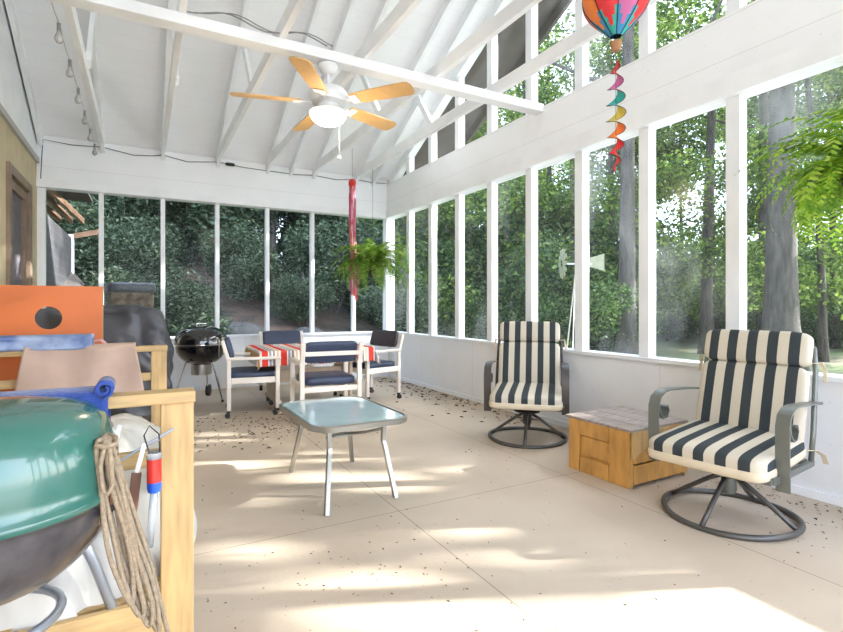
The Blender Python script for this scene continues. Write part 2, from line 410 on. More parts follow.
# posts
posts_y = [7.2, 6.52, 5.876, 5.215, 4.555, 3.905, 3.245, 2.582, 1.915, 1.25, .59, -.07, -.73, -1.39, -2.05]
posts_x = [-1.04, -.44, .224, .869, 1.52, 2.16, 2.80, XR]
for i, y in enumerate(posts_y):
    if i == 0: trim(MB().box(XR-.05, XR+.09, YB-.05, YB+.09, SILL+.03, WTOP, .003))
    else: trim(MB().box(XR, XR+.085, y-.045, y+.045, SILL+.03, WTOP, .003))
for i, x in enumerate(posts_x[:-1]):
    wd = .055 if i == 0 else .025
    trim(MB().box(x-wd, x+wd, YB, YB+.085, SILL+.03, WTOP, .003))
# gable posts above the right header
for y in posts_y[1:-1]:
    trim(MB().box(XR, XR+.085, y-.045, y+.045, HTOP, roofz(y)-.11, .002))
# window panes (thin clear vinyl)
wi = [0]
def pane(b, m='pane'):
    wi[0] += 1; o = struct('window_%d' % wi[0], b, m); return o
for i in range(len(posts_y)-1):
    y1 = posts_y[i]-.05; y0 = posts_y[i+1]+.045
    pane(MB().box(XR+.045, XR+.048, y0, y1, SILL+.03, WTOP))
    if i < len(posts_y)-2:
        if i == 0: poly = [(y0, HTOP), (6.95, HTOP), (y0, roofz(y0)-.12)]
        else: poly = [(y0, HTOP), (y1, HTOP), (y1, roofz(y1)-.12), (y0, roofz(y0)-.12)]
        mt = Matrix(((0, 0, 1, 0), (1, 0, 0, 0), (0, 1, 0, 0), (0, 0, 0, 1)))
        pane(MB().prism(poly, XR+.045, XR+.048, mt))
for i in range(len(posts_x)-1):
    pane(MB().box(posts_x[i]+.03, posts_x[i+1]-.03, YB+.045, YB+.048, SILL+.03, WTOP), 'paneb')
# roof deck with its overhang past the gable
def slab(x0, x1, y0, y1, t, m, name):
    b = MB(); V = []
    for x in (x0, x1):
        for y in (y0, y1):
            for k in (0, t): V.append((x, y, roofz(y)+k))
    b._add(V, [(0, 2, 3, 1), (4, 5, 7, 6), (0, 1, 5, 4), (2, 6, 7, 3), (0, 4, 6, 2), (1, 3, 7, 5)])
    return struct(name, b, m)
slab(XL-.1, XR+.1, RIDGE, YB+.11, .05, 'ceil', 'ceiling')
slab(XL-.1, XR+.1, YF-.1, RIDGE, .05, 'ceil', 'ceiling_front')
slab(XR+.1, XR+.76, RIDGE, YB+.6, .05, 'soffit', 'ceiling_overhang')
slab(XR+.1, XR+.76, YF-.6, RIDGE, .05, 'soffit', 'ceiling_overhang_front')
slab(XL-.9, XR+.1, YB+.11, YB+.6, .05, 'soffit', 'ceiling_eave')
# rake boards closing the gable
def rake(x0, x1, ya, yb, m):
    b = MB(); V = []
    for x in (x0, x1):
        for y in (ya, yb):
            V += [(x, y, roofz(y)-.13), (x, y, roofz(y)+.0)]
    b._add(V, [(0, 2, 3, 1), (4, 5, 7, 6), (0, 1, 5, 4), (2, 6, 7, 3), (0, 4, 6, 2), (1, 3, 7, 5)])
    return b
trim(rake(XR-.02, XR+.09, RIDGE, YB-.05, 0)); trim(rake(XR-.02, XR+.09, YF, RIDGE, 0))
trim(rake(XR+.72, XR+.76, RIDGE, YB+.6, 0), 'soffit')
# rafters, ceiling joists and webs: one truss over each back post line
truss_x = [-1.02, -.42, .224, .869, 1.51, 2.16, 2.80]
for i, x in enumerate(truss_x):
    b = rake(x-.02, x+.02, RIDGE, YB-.04, 0); trim(b)
    trim(rake(x-.02, x+.02, YF, RIDGE, 0))
    if i:
        trim(MB().box(x-.022, x+.022, YF, YB-.04, 3.005, 3.115, .002))
        trim(MB().bar((x+.035, 4.86, 3.04), (x+.035, 5.46, roofz(5.46)-.05), .035, .07))
for x in [1.83, 3.08]:
    trim(rake(x-.018, x+.018, RIDGE, YB-.04, 0))
# tie beam the fan hangs from
trim(MB().box(XL, XR-.04, 3.64, 3.76, 2.935, 3.01, .004))
# house wall on the left
HW = MB().box(XL-.12, XL, YF, 5.72, 0, 2.72).box(XL-.12, XL, 6.70, YB, 0, 2.72).box(XL-.12, XL, 5.72, 6.70, 2.32, 2.72)
struct('wall_left', HW, 'tan')
trim(MB().box(XL-.02, XL+.03, YF, YB-.05, 2.72, 2.78, .003), 'fascia')
g = MB(); mt = Matrix(((0, 0, 1, 0), (1, 0, 0, 0), (0, 1, 0, 0), (0, 0, 0, 1)))
g.prism([(YF, 2.78), (YB-.04, 2.78), (YB-.04, roofz(YB-.04)), (RIDGE, roofz(RIDGE)), (YF, roofz(YF))], XL-.12, XL, mt)
struct('wall_gable_left', g, 'white')
dr = bpy.data.objects.new('door_1', None); C.objects.link(dr); dr.location = (XL, 6.21, 0); dr['kind'] = 'structure'
MB().box(-.06, .03, -.52, -.43, 0, 2.38, .004).box(-.06, .03, .43, .52, 0, 2.38, .004).box(-.06, .03, -.43, .43, 2.29, 2.38, .004).build('door_frame', 'brown', dr)
MB().box(-.07, -.035, -.43, .43, 0, 2.29).build('door_panel', 'screen', dr)
MB().box(-.036, .0, -.42, -.33, .0, 2.28, .003).box(-.036, .0, .33, .42, 0, 2.28, .003).box(-.036, 0, -.33, .33, 2.19, 2.28, .003).box(-.036, 0, -.33, .33, 0, .3, .003).build('door_stile', 'brown', dr)
MB().lathe([(.001, 0), (.025, .01), (.03, .03), (.02, .05), (.001, .055)], mtx=Matrix.Translation((0, .375, .98)) @ Matrix.Rotation(R(90), 4, 'Y'), n=16).build('door_handle', 'alu', dr, smooth=True)
dr2 = bpy.data.objects.new('window_side', None)

# ------------------------------------------------------------------ ground outside
def ground_z(x, y):
    z = -.32
    y0 = 8.6 if x > .8 else 10.4
    if y > y0 and x < 8: z += (min(y, 30)-y0)*.36*max(0, min(1, (8-x)/4.5))
    return z + .12*noise.noise(Vector((x*.4, y*.4, 0)))
gb = MB()
gb.grid(lambda u, v: ((-14+u*64), (-24+v*74), ground_z(-14+u*64, -24+v*74) if not (-1.4 < -14+u*64 < 3.7 and -2.4 < -24+v*74 < 7.5) else -.34), 100, 110)
go = gb.build('lawn', 'lawn', smooth=True); go['kind'] = 'structure'; go.name = 'ground'
gv = MB().box(3.7, 8.2, -16, 6.5, -.30, -.20).box(-9, 3.7, -16, -2.5, -.30, -.20)  # unseen pale ground, added to bounce sunlight up onto the ceiling
struct('ground_bounce', gv, 'bounce_ground')
# leaf litter slope behind the back wall: a bank of earth
bk = MB(); bk.grid(lambda u, v: (-13+u*21, 9.0+v*20, ground_z(-13+u*21, 9+v*20)+.03 if .02 < u < .98 and v > .02 else ground_z(-13+u*21, 9+v*20)-.1), 50, 50)
bo = bk.build('hillside', 'soil', smooth=True); bo['kind'] = 'structure'

# ------------------------------------------------------------------ plants outside
def leaf_cloud(n, size, fn, seed, slim=.5):
    r_ = random.Random(seed); V = []; F = []
    for i in range(n):
        p = Vector(fn(r_)); s_ = size*r_.uniform(.6, 1.3)
        d = Vector((r_.gauss(0, 1), r_.gauss(0, 1), r_.gauss(0, .6)))
        if d.length < .01: continue
        d.normalize(); e = d.cross(Vector((r_.gauss(0, 1), r_.gauss(0, 1), r_.gauss(0, 1))))
        if e.length < .01: continue
        e.normalize(); k = len(V)
        V += [p-d*s_*.5, p+e*s_*slim*.5, p+d*s_*.5, p-e*s_*slim*.5]; F.append((k, k+1, k+2, k+3))
    me = bpy.data.meshes.new('foliage'); me.from_pydata([tuple(v) for v in V], [], F)
    return me
def blob_points(blobs):
    def fn(r_):
        b_ = r_.choice(blobs)
        while True:
            v = Vector((r_.uniform(-1, 1), r_.uniform(-1, 1), r_.uniform(-1, 1)))
            if .25 < v.length < 1: break
        return (b_[0]+v.x*b_[3], b_[1]+v.y*b_[3], b_[2]+v.z*b_[4])
    return fn
def trunk_mesh(h, r0, seed, branches=6, lean=.3, flare=1.5):
    r_ = random.Random(seed); b = MB(); pts = []; sc_ = []
    lx, ly = r_.uniform(-lean, lean), r_.uniform(-lean, lean)
    for i in range(14):
        t = i/13; pts.append((lx*t*t*h*.2+.05*math.sin(3*t+seed), ly*t*t*h*.2, t*h)); sc_.append((1-.72*t)*(1+(flare-1)*math.exp(-t*h*1.6)))
    b.tube(pts, r0, 12, scale=sc_)
    for k in range(branches):
        i = r_.randint(5, 12); p = Vector(pts[i]); a = r_.uniform(0, 2*PI); L = h*r_.uniform(.12, .3); q = []
        for j in range(6):
            t = j/5; q.append(p+Vector((math.cos(a)*L*t, math.sin(a)*L*t, L*.7*t*t+L*.15*t)))
        b.tube(q, r0*sc_[i]*.42, 7, scale=[1-.8*j/5 for j in range(6)])
    return b
def shrub_blobs(seed, w_, h_, n=9):
    r_ = random.Random(seed)
    return [(r_.uniform(-w_, w_)*.6, r_.uniform(-w_, w_)*.6, h_*r_.uniform(.25, .85), w_*r_.uniform(.35, .6), h_*r_.uniform(.16, .3)) for _ in range(n)]
def make_plant(name, label, cat, me, m, loc, rz, s_, trunk=None, bark='bark', group=None):
    t = thing(name, label, cat, loc, rz, group)
    f = bpy.data.objects.new('foliage', me); C.objects.link(f); f.parent = t; f.scale = (s_, s_, s_)
    if not me.materials: me.materials.append(M[m])
    if trunk is not None:
        k = bpy.data.objects.new('trunk', trunk); C.objects.link(k); k.parent = t
        if not trunk.materials: trunk.materials.append(M[bark])
    return t
def mesh_of(b, smooth=True):
    me = bpy.data.meshes.new('trunk'); b.bm.normal_update(); b.bm.to_mesh(me); b.bm.free()
    me.polygons.foreach_set('use_smooth', [smooth]*len(me.polygons)); return me
small_stem = mesh_of(MB().tube([(0, 0, -.3), (.05, 0, .6), (-.05, .05, 1.4)], .05, 7, scale=[1, .7, .3]).tube([(0, 0, -.1), (.3, .1, .6), (.5, .2, 1.2)], .035, 6, scale=[1, .7, .3]).tube([(0, 0, -.1), (-.3, .1, .5), (-.5, -.2, 1.2)], .035, 6, scale=[1, .7, .3]))
dark_sh = [leaf_cloud(15000, .13, blob_points(shrub_blobs(k+3, 1.5, 3.0, 12)), k, .42) for k in range(3)]
mid_sh = [leaf_cloud(14000, .12, blob_points(shrub_blobs(k+31, 1.9, 3.0, 13)), k+9, .6) for k in range(3)]
bright_cr = [leaf_cloud(14000, .105, blob_points([(rx*2.6, ry*2.6, rz_*3.0, .9, .55) for rx, ry, rz_ in [(math.sin(q*2.4+k), math.cos(q*2.4+k)*(q % 3)/2, math.sin(q*1.7)) for q in range(16)]]), k+20, .65) for k in range(3)]
# dark evergreen shrubs banked up the slope seen through the back windows
dsp = []
rr = random.Random(5)
for row, (yy, n_, sc0) in enumerate([(10.6, 5, .6), (13.2, 6, .95), (16.8, 8, 1.35), (21.0, 8, 1.7)]):
    for k in range(n_):
        x0 = -3.4-.35*(yy-9); x1 = 5.6+.30*(yy-9)
        x = x0+(x1-x0)*(k+.5)/n_+rr.uniform(-.5, .5); y = yy+rr.uniform(-.8, .8)
        if row < 2 and .8 < x < 4.0: s_q = .85
        else: s_q = 1
        dsp.append((x, y, s_q*sc0*rr.uniform(.8, 1.15)))
for k, (x, y, s_) in enumerate(dsp):
    make_plant('rhododendron_shrub', 'dark evergreen shrub on the brown slope behind the back windows', 'shrub', dark_sh[k % 3], 'leafD',
               (x, y, ground_z(x, y)-.15), rr.uniform(0, 6.28), s_, small_stem, group='dark shrubs on the slope behind the back windows')
# tall dark trees on the slope
tk1 = mesh_of(trunk_mesh(11, .22, 3)); tk2 = mesh_of(trunk_mesh(12, .16, 8)); 
dcrown = leaf_cloud(10000, .26, blob_points([(1.8*math.sin(q*2.1), 1.8*math.cos(q*1.3), 4.2+q*.55, 1.5, .9) for q in range(12)]), 77, .45)
for k, (x, y) in enumerate([(-5.5, 19.5), (-2.2, 23), (1.5, 19), (5.0, 22.5), (8.6, 20), (-8, 24), (12, 23), (3.6, 16.5), (6.6, 17.5), (2.2, 22), (-.5, 21), (4.2, 20), (3.2, 26), (-1, 17.5)]):
    make_plant('forest_tree', 'tall dark tree rising from the slope behind the back windows', 'tree', dcrown, 'leafD', (x, y, ground_z(x, y)-.2), k*1.1, 1, [tk1, tk2][k % 2],
               group='tall dark trees on the back slope')
def a_ok(x, y):
    return math.hypot(x, y) > 9.0
# mid green undergrowth beyond the right windows
usp = []
for ring, (d0, n_, s0) in enumerate([(21.5, 10, .7), (24, 11, 1.0), (28, 12, 1.4), (34, 13, 1.9)]):
    for k in range(n_):
        a = R(22+(k+.5)*(58/n_)+rr.uniform(-2, 2)); d = (d0+rr.uniform(-1.2, 1.2))*(.60 if a < R(47) else 1)
        usp.append((math.sin(a)*d+.6, math.cos(a)*d, s0*rr.uniform(.8, 1.2), ring))
for k, (x, y, s_, ring) in enumerate(usp):
    if x < 6: continue
    if a_ok(x, y) is False: continue
    make_plant('bush', 'leafy green bush in the woods beyond the right windows', 'bush', mid_sh[k % 3], 'leafM',
               (x, y, ground_z(x, y)-.15), rr.uniform(0, 6.28), s_, small_stem, group='bushes beyond the right windows')
# woodland trees with light green crowns
tks = [mesh_of(trunk_mesh(13, .13, 12, 8)), mesh_of(trunk_mesh(14, .17, 17, 8)), mesh_of(trunk_mesh(13, .10, 23, 6))]
for k in range(28):
    a = R(23+k*2.16+rr.uniform(-1, 1)); d = [16, 20.5, 25.5, 31][k % 4]+rr.uniform(-1.5, 1.5)
    x, y = math.sin(a)*d, math.cos(a)*d
    t = make_plant('woodland_tree', 'thin tree with light green leaves in the woods beyond the right windows', 'tree', bright_cr[k % 3], 'leafB',
                   (x, y, ground_z(x, y)-.2), rr.uniform(0, 6.28), 1.15, tks[k % 3], group='thin trees beyond the right windows')
    t.children[0].location = (0, 0, [5.2, 6.8, 8.6, 4.6][(k*7) % 4]+(d-16)*.12)
# the big trunks
for (px, py, d, r0, h, sd_, lb) in [(628, 0, 12.0, .21, 15, 5, 'straight grey tree trunk seen directly below the tail of the balloon spinner'),
                                    (781, 0, 11.0, .33, 15, 6, 'thickest grey tree trunk, seen behind the near striped chair and beside the big hanging fern'),
                                    (764, 0, 15.0, .17, 15, 9, 'dark slender trunk just left of the thickest trunk')]:
    t_ = (px-421.5)/FPX; x = d*(t_*math.cos(R(YAW))+math.sin(R(YAW))); y = d*(math.cos(R(YAW))-t_*math.sin(R(YAW)))
    t = thing('large_tree', lb, 'tree', (x, y, ground_z(x, y)-.25), 0)
    o = bpy.data.objects.new('trunk', mesh_of(trunk_mesh(h, r0, sd_, 5, .02, 1.7))); C.objects.link(o); o.parent = t; o.data.materials.append(M['bark2'] if r0 > .2 else M['bark'])
    f = bpy.data.objects.new('foliage', bright_cr[1]); C.objects.link(f); f.parent = t; f.location = (0, 0, 11.5); f.scale = (1.3, 1.3, 1)

# shade tree whose gaps let the sun reach the floor in patches
lit = []
def ell(px, py, ax, ay, soft=1.0): lit.append((px, py, ax, ay))
for e_ in [(385, 605, 105, 36), (760, 625, 150, 62), (560, 622, 90, 26), (480, 530, 38, 7), (588, 511, 30, 11), (262, 504, 14, 10), (345, 478, 75, 8),
           (235, 465, 50, 7), (395, 486, 45, 8), (250, 553, 60, 10), (520, 560, 40, 5), (215, 437, 28, 5), (430, 425, 45, 3), (555, 520, 14, 3), (325, 457, 40, 5), (460, 470, 30, 4)]: ell(*e_)
c_, s_ = math.cos(R(YAW)), math.sin(R(YAW))
def is_lit(x, y):
    d = x*s_+y*c_
    if d < .9: return False
    u = x*c_-y*s_; px = 421.5+FPX*u/d; py = 306+FPX*EYE/d
    for (a, b, ax, ay) in lit:
        if ((px-a)/ax)**2+((py-b)/ay)**2 < 1: return True
    return False
r5 = random.Random(55); V = []; F = []
for i in range(26000):
    fx = r5.uniform(-5.6, 4.6); fy = r5.uniform(-.4, 7.6)
    if is_lit(fx, fy): continue
    if fx > 2.3 and r5.random() < .35: continue
    t = max((r5.uniform(8.0, 11.5)-fx)/SUN_V.x, (fy-.35*fx)/.66+r5.uniform(.3, 2.5)); p = Vector((fx, fy, 0))+SUN_V*t
    d = Vector((r5.gauss(0, 1), r5.gauss(0, 1), r5.gauss(0, 1))).normalized(); e = d.cross(Vector((r5.gauss(0, 1), r5.gauss(0, 1), r5.gauss(0, 1)))).normalized()
    z = .17*r5.uniform(.6, 1.2); k = len(V); V += [p-d*z*.5, p+e*z*.32, p+d*z*.5, p-e*z*.32]; F.append((k, k+1, k+2, k+3))
cx_, cy_, cz_ = [sum(v[i] for v in V)/len(V) for i in range(3)]
me = bpy.data.meshes.new('foliage'); me.from_pydata([tuple(Vector(v)-Vector((cx_, cy_, -.35))) for v in V], [], F); me.materials.append(M['leafM'])
t = thing('shade_tree', 'leafy tree outside to the right of the porch, shading it from the sun', 'tree', (cx_, cy_, -.35))
f = bpy.data.objects.new('foliage', me); C.objects.link(f); f.parent = t
o = bpy.data.objects.new('trunk', mesh_of(trunk_mesh(7, .2, 41, 10))); C.objects.link(o); o.parent = t; o.data.materials.append(M['bark'])

# rocks along the foot of the slope
for k, (x, y, s_k) in enumerate([(1.25, 10.2, .22), (1.75, 10.5, .34), (2.35, 10.2, .20), (3.1, 10.6, .26), (.7, 10.4, .2)]):
    b = MB(); sd_ = k*3.1
    b.grid(lambda u, v: tuple(Vector((math.cos(u*2*PI)*math.sin(v*PI)*1.4, math.sin(u*2*PI)*math.sin(v*PI), -math.cos(v*PI)*.8))*s_k*(1+.35*noise.noise(Vector((math.cos(u*6.28)*1.5+sd_, math.sin(u*6.28)*1.5, v*3))))), 18, 12, True)
    o = b.build('boulder', 'rock', smooth=True); o.location = (x, y, ground_z(x, y)+.3*s_k)
    tag(o, 'grey boulder lying at the foot of the slope behind the dining table', 'rock', 'grey boulders behind the back wall')

# masonry stack under a tarp, outside the back windows
t = thing('masonry_stack', 'square stone masonry stack capped with a black tarp outside the back windows', 'stone stack', (-.16, 8.55, -.3), R(8))
MB().box(-.27, .27, -.27, .27, 0, 1.62, .02).build('stonework', 'stone', t)
MB().pillow((0, 0, 1.66), (.62, .62, .16), .35).build('tarp', 'cover', t, smooth=True)

# neighbouring wing of the house seen through the first back pane
t = thing('house_wing', 'weathered house wing with shade-darkened siding and open rafters outside the left back pane', 'building', (-1.1, 8.0, 0))
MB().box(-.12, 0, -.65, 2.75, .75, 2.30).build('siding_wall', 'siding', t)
MB().box(-.05, .03, 2.78, 2.92, -.1, 2.36).build('corner_post', 'white', t)
MB().bar((-.0, 2.85, 2.33), (.42, 2.95, 2.46), .07, .09).build('beam', 'rafterwood', t)
for k in range(4): MB().bar((-.75+.17*k, .0+.25*k, 2.95), (-.35+.17*k, 2.9, 2.62), .045, .1).build('rafter', 'rafterwood', t)
MB().box(-.5, .30, -.05, 2.95, 2.98, 3.02).build('roof', 'soffit', t)
b = MB(); b._add([(-.02, .3, 1.12), (.75, .3, .80), (.75, 2.9, .80), (-.02, 2.9, 1.75), (-.02, .3, 1.08), (.75, .3, .76), (.75, 2.9, .76), (-.02, 2.9, 1.71)], [(0, 1, 2, 3), (7, 6, 5, 4), (0, 4, 5, 1), (1, 5, 6, 2), (2, 6, 7, 3), (3, 7, 4, 0)])
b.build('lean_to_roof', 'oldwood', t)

# garden windmill
tq = (575-421.5)/FPX; dd = 9.0
t = thing('garden_windmill', 'small garden windmill with pale tail vane standing beyond the right windows', 'windmill', (dd*(tq*c_+s_), dd*(c_-tq*s_), -.3), 0)
for a in (0, 2.1, 4.2): MB().cyl((.28*math.cos(a), .28*math.sin(a), 0), (0, 0, 1.95), .012, n=6).build('leg', 'alu', t)
wb = MB()
for k in range(12):
    a = k*PI/6; ca, sa = math.cos(a), math.sin(a)
    wb._add([(-.22+.02, -.05+.0*ca, 0), ], [])
    wb.bar((-.24, .07*ca, 2.15+.07*sa), (-.22, .27*ca, 2.15+.27*sa), .008, .07, up=(0, -sa, ca))
wb.build('wheel', 'vane', t)
MB().bar((-.22, 0, 2.15), (.30, 0, 2.15), .02, .02).build('shaft', 'alu', t)
b = MB(); b.prism([(.24, 2.10), (.52, 2.02), (.52, 2.33), (.24, 2.25)], -.004, .004, Matrix(((1, 0, 0, 0), (0, 0, 1, 0), (0, 1, 0, 0), (0, 0, 0, 1))))
b.build('tail_vane', 'vane', t)
t.rotation_euler = (0, 0, R(-28.8))

# ------------------------------------------------------------------ swivel patio chairs
M['ironbase'] = mat('dark_base_metal', (.10, .095, .09), .38, .5)
def make_swivel(label, metal):
    t = thing('swivel_patio_chair', label, 'chair', (0, 0, 0))
    rg = MB(); rg.tube([(.31*math.cos(a*PI/24), .31*math.sin(a*PI/24), .016+.006*math.cos(a*PI/12)) for a in range(48)], .015, 10, closed=True)
    rg.build('base_ring', 'ironbase', t, smooth=True)
    for k in range(4):
        a = k*PI/2; d = Vector((math.cos(a), math.sin(a), 0))
        MB().tube([d*.04+Vector((0, 0, .205)), d*.10+Vector((0, 0, .17)), d*.22+Vector((0, 0, .085)), d*.307+Vector((0, 0, .02))], .0125, 9).build('base_leg', 'ironbase', t, smooth=True)
    MB().lathe([(.03, .12), (.036, .14), (.036, .20), (.05, .215), (.105, .225), (.11, .235), (.06, .25), (.028, .255), (.028, .30), (.001, .30)], n=24).build('swivel_hub', metal, t, angle=40)
    b = MB()
    for s_ in (-1, 1): b.bar((s_*.285, -.26, .305), (s_*.285, .27, .295), .025, .03, bev=.004)
    b.bar((-.285, -.26, .305), (.285, -.26, .305), .025, .035, bev=.004).bar((-.285, .25, .295), (.285, .25, .295), .025, .03, bev=.004)
    b.bar((-.285, -.02, .295), (.285, -.02, .295), .12, .012, bev=.004)
    b.box(-.27, .27, -.25, .24, .312, .318)
    b.build('seat_frame', metal, t)
    b = MB()
    for s_ in (-1, 1): b.tube([(s_*.285, .25, .29), (s_*.285, .29, .45), (s_*.275, .36, .75), (s_*.26, .395, .87), (s_*.22, .405, .90)], .013, 9)
    b.tube([(-.22, .405, .90), (.22, .405, .90)], .013, 9)
    b.build('back_frame', metal, t, smooth=True)
    for s_ in (-1, 1):
        x = s_*.304
        p = [(x-s_*.02, .33, .60), (x, .26, .605), (x, .16, .615), (x, .04, .622), (x, -.06, .628), (x, -.12, .622), (x, -.165, .60), (x, -.185, .56), (x, -.173, .51), (x, -.14, .478), (x, -.10, .48), (x, -.078, .515), (x, -.095, .545), (x, -.118, .54)]
        MB().strap(p, .058, .007, (1, 0, 0)).build('armrest', metal, t, angle=60)
        MB().strap([(x, -.170, .60), (x, -.193, .55), (x, -.195, .44), (x, -.192, .34), (x, -.188, .25)], .058, .009, (1, 0, 0)).build('arm_post', metal, t, angle=60)
        MB().bar((x, -.182, .295), (s_*.285, -.182, .295), .03, .03).build('arm_bracket', metal, t)
    # cushions
    mt = Matrix.Rotation(R(3), 4, 'X')
    MB().pillow((0, -.045, .372), (.56, .60, .105), .22, mt, 40, 20, .18).build('seat_cushion', 'stripe', t, smooth=True)
    MB().pillow((0, -.045, .342), (.57, .61, .065), .22, mt, 40, 14).build('cushion_base', 'cream', t, smooth=True)
    mb = Matrix.Rotation(R(-16+90), 4, 'X')
    MB().pillow((0, .262, .575), (.53, .42, .085), .22, mb, 40, 20, .15).build('back_cushion', 'stripe', t, smooth=True)
    MB().pillow((0, .345, .865), (.53, .19, .095), .30, mb, 40, 20, .15).build('head_cushion', 'stripe', t, smooth=True)
    for s_ in (-1, 1):
        MB().strap([(s_*.26, .33, .80), (s_*.30, .36, .80), (s_*.31, .38, .76), (s_*.315, .37, .70)], .018, .003, (1, 0, 0)).build('tie', 'cream', t)
        MB().strap([(s_*.26, .24, .36), (s_*.30, .28, .36), (s_*.315, .33, .33), (s_*.32, .36, .28)], .024, .003, (1, 0, 0)).build('tie', 'cream', t)
    return t
place(make_swivel('striped swivel chair beyond the wooden crate, the farther of the two', 'ironblk'), (2.80, 3.27, 0), R(-44))
place(make_swivel('charcoal and cream striped swivel chair nearest the camera, below the big hanging fern', 'irongrn'), (2.705, 1.56, 0), R(-82))

# ------------------------------------------------------------------ wooden crate
t = thing('wooden_crate', 'low wooden crate table with knotty orange pine end and worn top, between the striped chairs', 'crate', (2.568, 2.315, 0), R(-90+1))
W2, D2, H2 = .252, .54, .34
def cb(*a, m='crate', n='board'): return MB().box(*a, .004).build(n, m, t)
cb(-W2, -W2+.015, .005, .02, 0, H2)
for (x0, x1) in ((-W2+.02, -W2+.105), (W2-.15, W2)): cb(x0, x1, -.018, 0, 0, H2, n='stile')
cb(-W2+.11, W2-.155, -.016, 0, .245, H2, n='end_board'); cb(-W2+.115, W2-.155, -.004, .004, .115, .24, n='end_board')
cb(-W2+.115, W2-.155, -.016, 0, .0, .10, n='end_board')
cb(-W2, W2, .005, .02, 0, .33, n='end_panel'); cb(-W2, W2, D2-.02, D2, 0, .33, n='end_panel')
for s_ in (-1, 1):
    for (z0, z1) in ((.02, .135), (.145, .255), (.265, H2)):
        cb(s_*W2-.008, s_*W2+.008, .02, D2, z0, z1, n='side_board')
for k in range(4): cb(-W2-.01, W2+.012, -.022+k*.143, -.022+(k+1)*.143-.004, H2, H2+.018, m='cratetop', n='top_board')
b = MB(); b._add([(W2+.009, -.012, H2), (W2+.009, .34, H2), (W2+.009, -.012, .18), (W2+.022, -.012, H2), (W2+.022, .34, H2), (W2+.022, -.012, .18)], [(0, 1, 2), (5, 4, 3), (0, 3, 4, 1), (1, 4, 5, 2), (2, 5, 3, 0)])
b.build('corner_brace', 'pine', t)

# ------------------------------------------------------------------ glass coffee table
t = thing('coffee_table', 'grey metal patio coffee table with rounded frosted glass top', 'table', (1.07, 2.99, 0), R(1))
def rrect(hx, hy, r_, n=8):
    p = []
    for (sx, sy, a0) in ((1, 1, 0), (-1, 1, 90), (-1, -1, 180), (1, -1, 270)):
        for k in range(n+1):
            a = R(a0+90*k/n); p.append((sx*(hx-r_)+r_*math.cos(a), sy*(hy-r_)+r_*math.sin(a)))
    return p
TZ = .455
def bulge(hx, hy, r_):
    return [(x*(1+.05*(1-(y/hy)**2)), y*(1+.05*(1-(x/hx)**2))) for x, y in rrect(hx, hy, r_)]
MB().sweep([(x, y, TZ-.008) for x, y in bulge(.278, .40, .10)], [(-.012, -.016), (.012, -.016), (.014, .012), (-.004, .016), (-.014, .006)], closed=True, up=(0, 0, 1)).build('table_rim', 'tabframe', t, angle=50)
MB().prism(bulge(.267, .389, .095), TZ-.004, TZ+.003).build('glass_top', 'frost', t)
FT = [(-.235, -.42), (.195, -.375), (-.205, .375), (.235, .385)]
for (x, y) in FT:
    sx = math.copysign(1, x); sy = math.copysign(1, y)
    MB().sweep([(sx*.17, sy*.27, TZ-.025), (sx*.165, sy*.27, .31), (sx*.17, sy*.28, .28), (x, y, .0)], [(-.014, -.011), (.014, -.011), (.014, .011), (-.014, .011)]).build('leg', 'tabframe', t)
for s_ in (-1, 1):
    MB().tube([(s_*.17, -.28, TZ-.07), (s_*.12, -.1, TZ-.13), (s_*.03, 0, TZ-.15)], .010, 8).build('brace', 'tabframe', t, smooth=True)
    MB().tube([(s_*.17, .28, TZ-.07), (s_*.12, .1, TZ-.13), (s_*.03, 0, TZ-.15)], .010, 8).build('brace', 'tabframe', t, smooth=True)
MB().box(-.06, .06, -.035, .035, TZ-.158, TZ-.146, .003).build('centre_plate', 'tabframe', t)

# ------------------------------------------------------------------ dining set on casters
def caster(t, x, y):
    c = MB().box(x-.014, x+.014, y-.012, y+.02, .045, .075, .003).build('caster_fork', 'rubber', t)
    MB().cyl((x-.016, y+.012, .024), (x+.016, y+.012, .024), .024, n=14).build('wheel', 'rubber', c)
def make_dining(label, m):
    t = thing('dining_chair', label, 'chair', group='white caster armchairs round the dining table')
    for sx in (-1, 1):
        for sy in (-1, 1):
            top = .575 if sy < 0 else .76
            b = MB()
            if sy < 0: b.box(sx*.27-.021, sx*.27+.021, -.255, -.215, .072, .575, .006)
            else:
                b.box(sx*.27-.021, sx*.27+.021, .205, .245, .072, .56, .006); b.bar((sx*.27, .225, .55), (sx*.27, .285, .76), .042, .035, up=(0, 1, 0), bev=.005)
            b.build('leg', m, t); caster(t, sx*.27, sy*.225)
        MB().box(sx*.27-.03, sx*.27+.03, -.27, .25, .562, .592, .01).build('armrest', m, t)
        MB().box(sx*.27-.016, sx*.27+.016, -.215, .205, .33, .39, .006).build('side_rail', m, t)
    MB().box(-.25, .25, -.25, -.225, .33, .385, .006).build('front_rail', m, t)
    MB().box(-.25, .25, .215, .24, .31, .36, .006).build('rear_rail', m, t)
    MB().bar((-.25, .268, .665), (.25, .268, .665), .022, .04, bev=.004).build('back_rail', m, t)
    MB().pillow((0, -.01, .405), (.49, .47, .085), .25, None, 32, 14, .15).build('seat_cushion', 'navy', t, smooth=True)
    MB().pillow((0, .222, .675), (.49, .20, .055), .22, Matrix.Rotation(R(-16+90), 4, 'X'), 32, 14).build('back_cushion', 'navy', t, smooth=True)
    return t
ch = make_dining('white caster armchair with navy pads, back turned to the glass coffee table', 'cartw')
def cchair(loc, rz, label, first=[ch]):
    o = first.pop() if first else copy_tree(ch)
    return place(o, loc, rz, label)
ch0 = ch
cchair((1.545, 4.74, 0), R(180-4), 'white caster armchair with navy pads, its back turned to the glass coffee table')
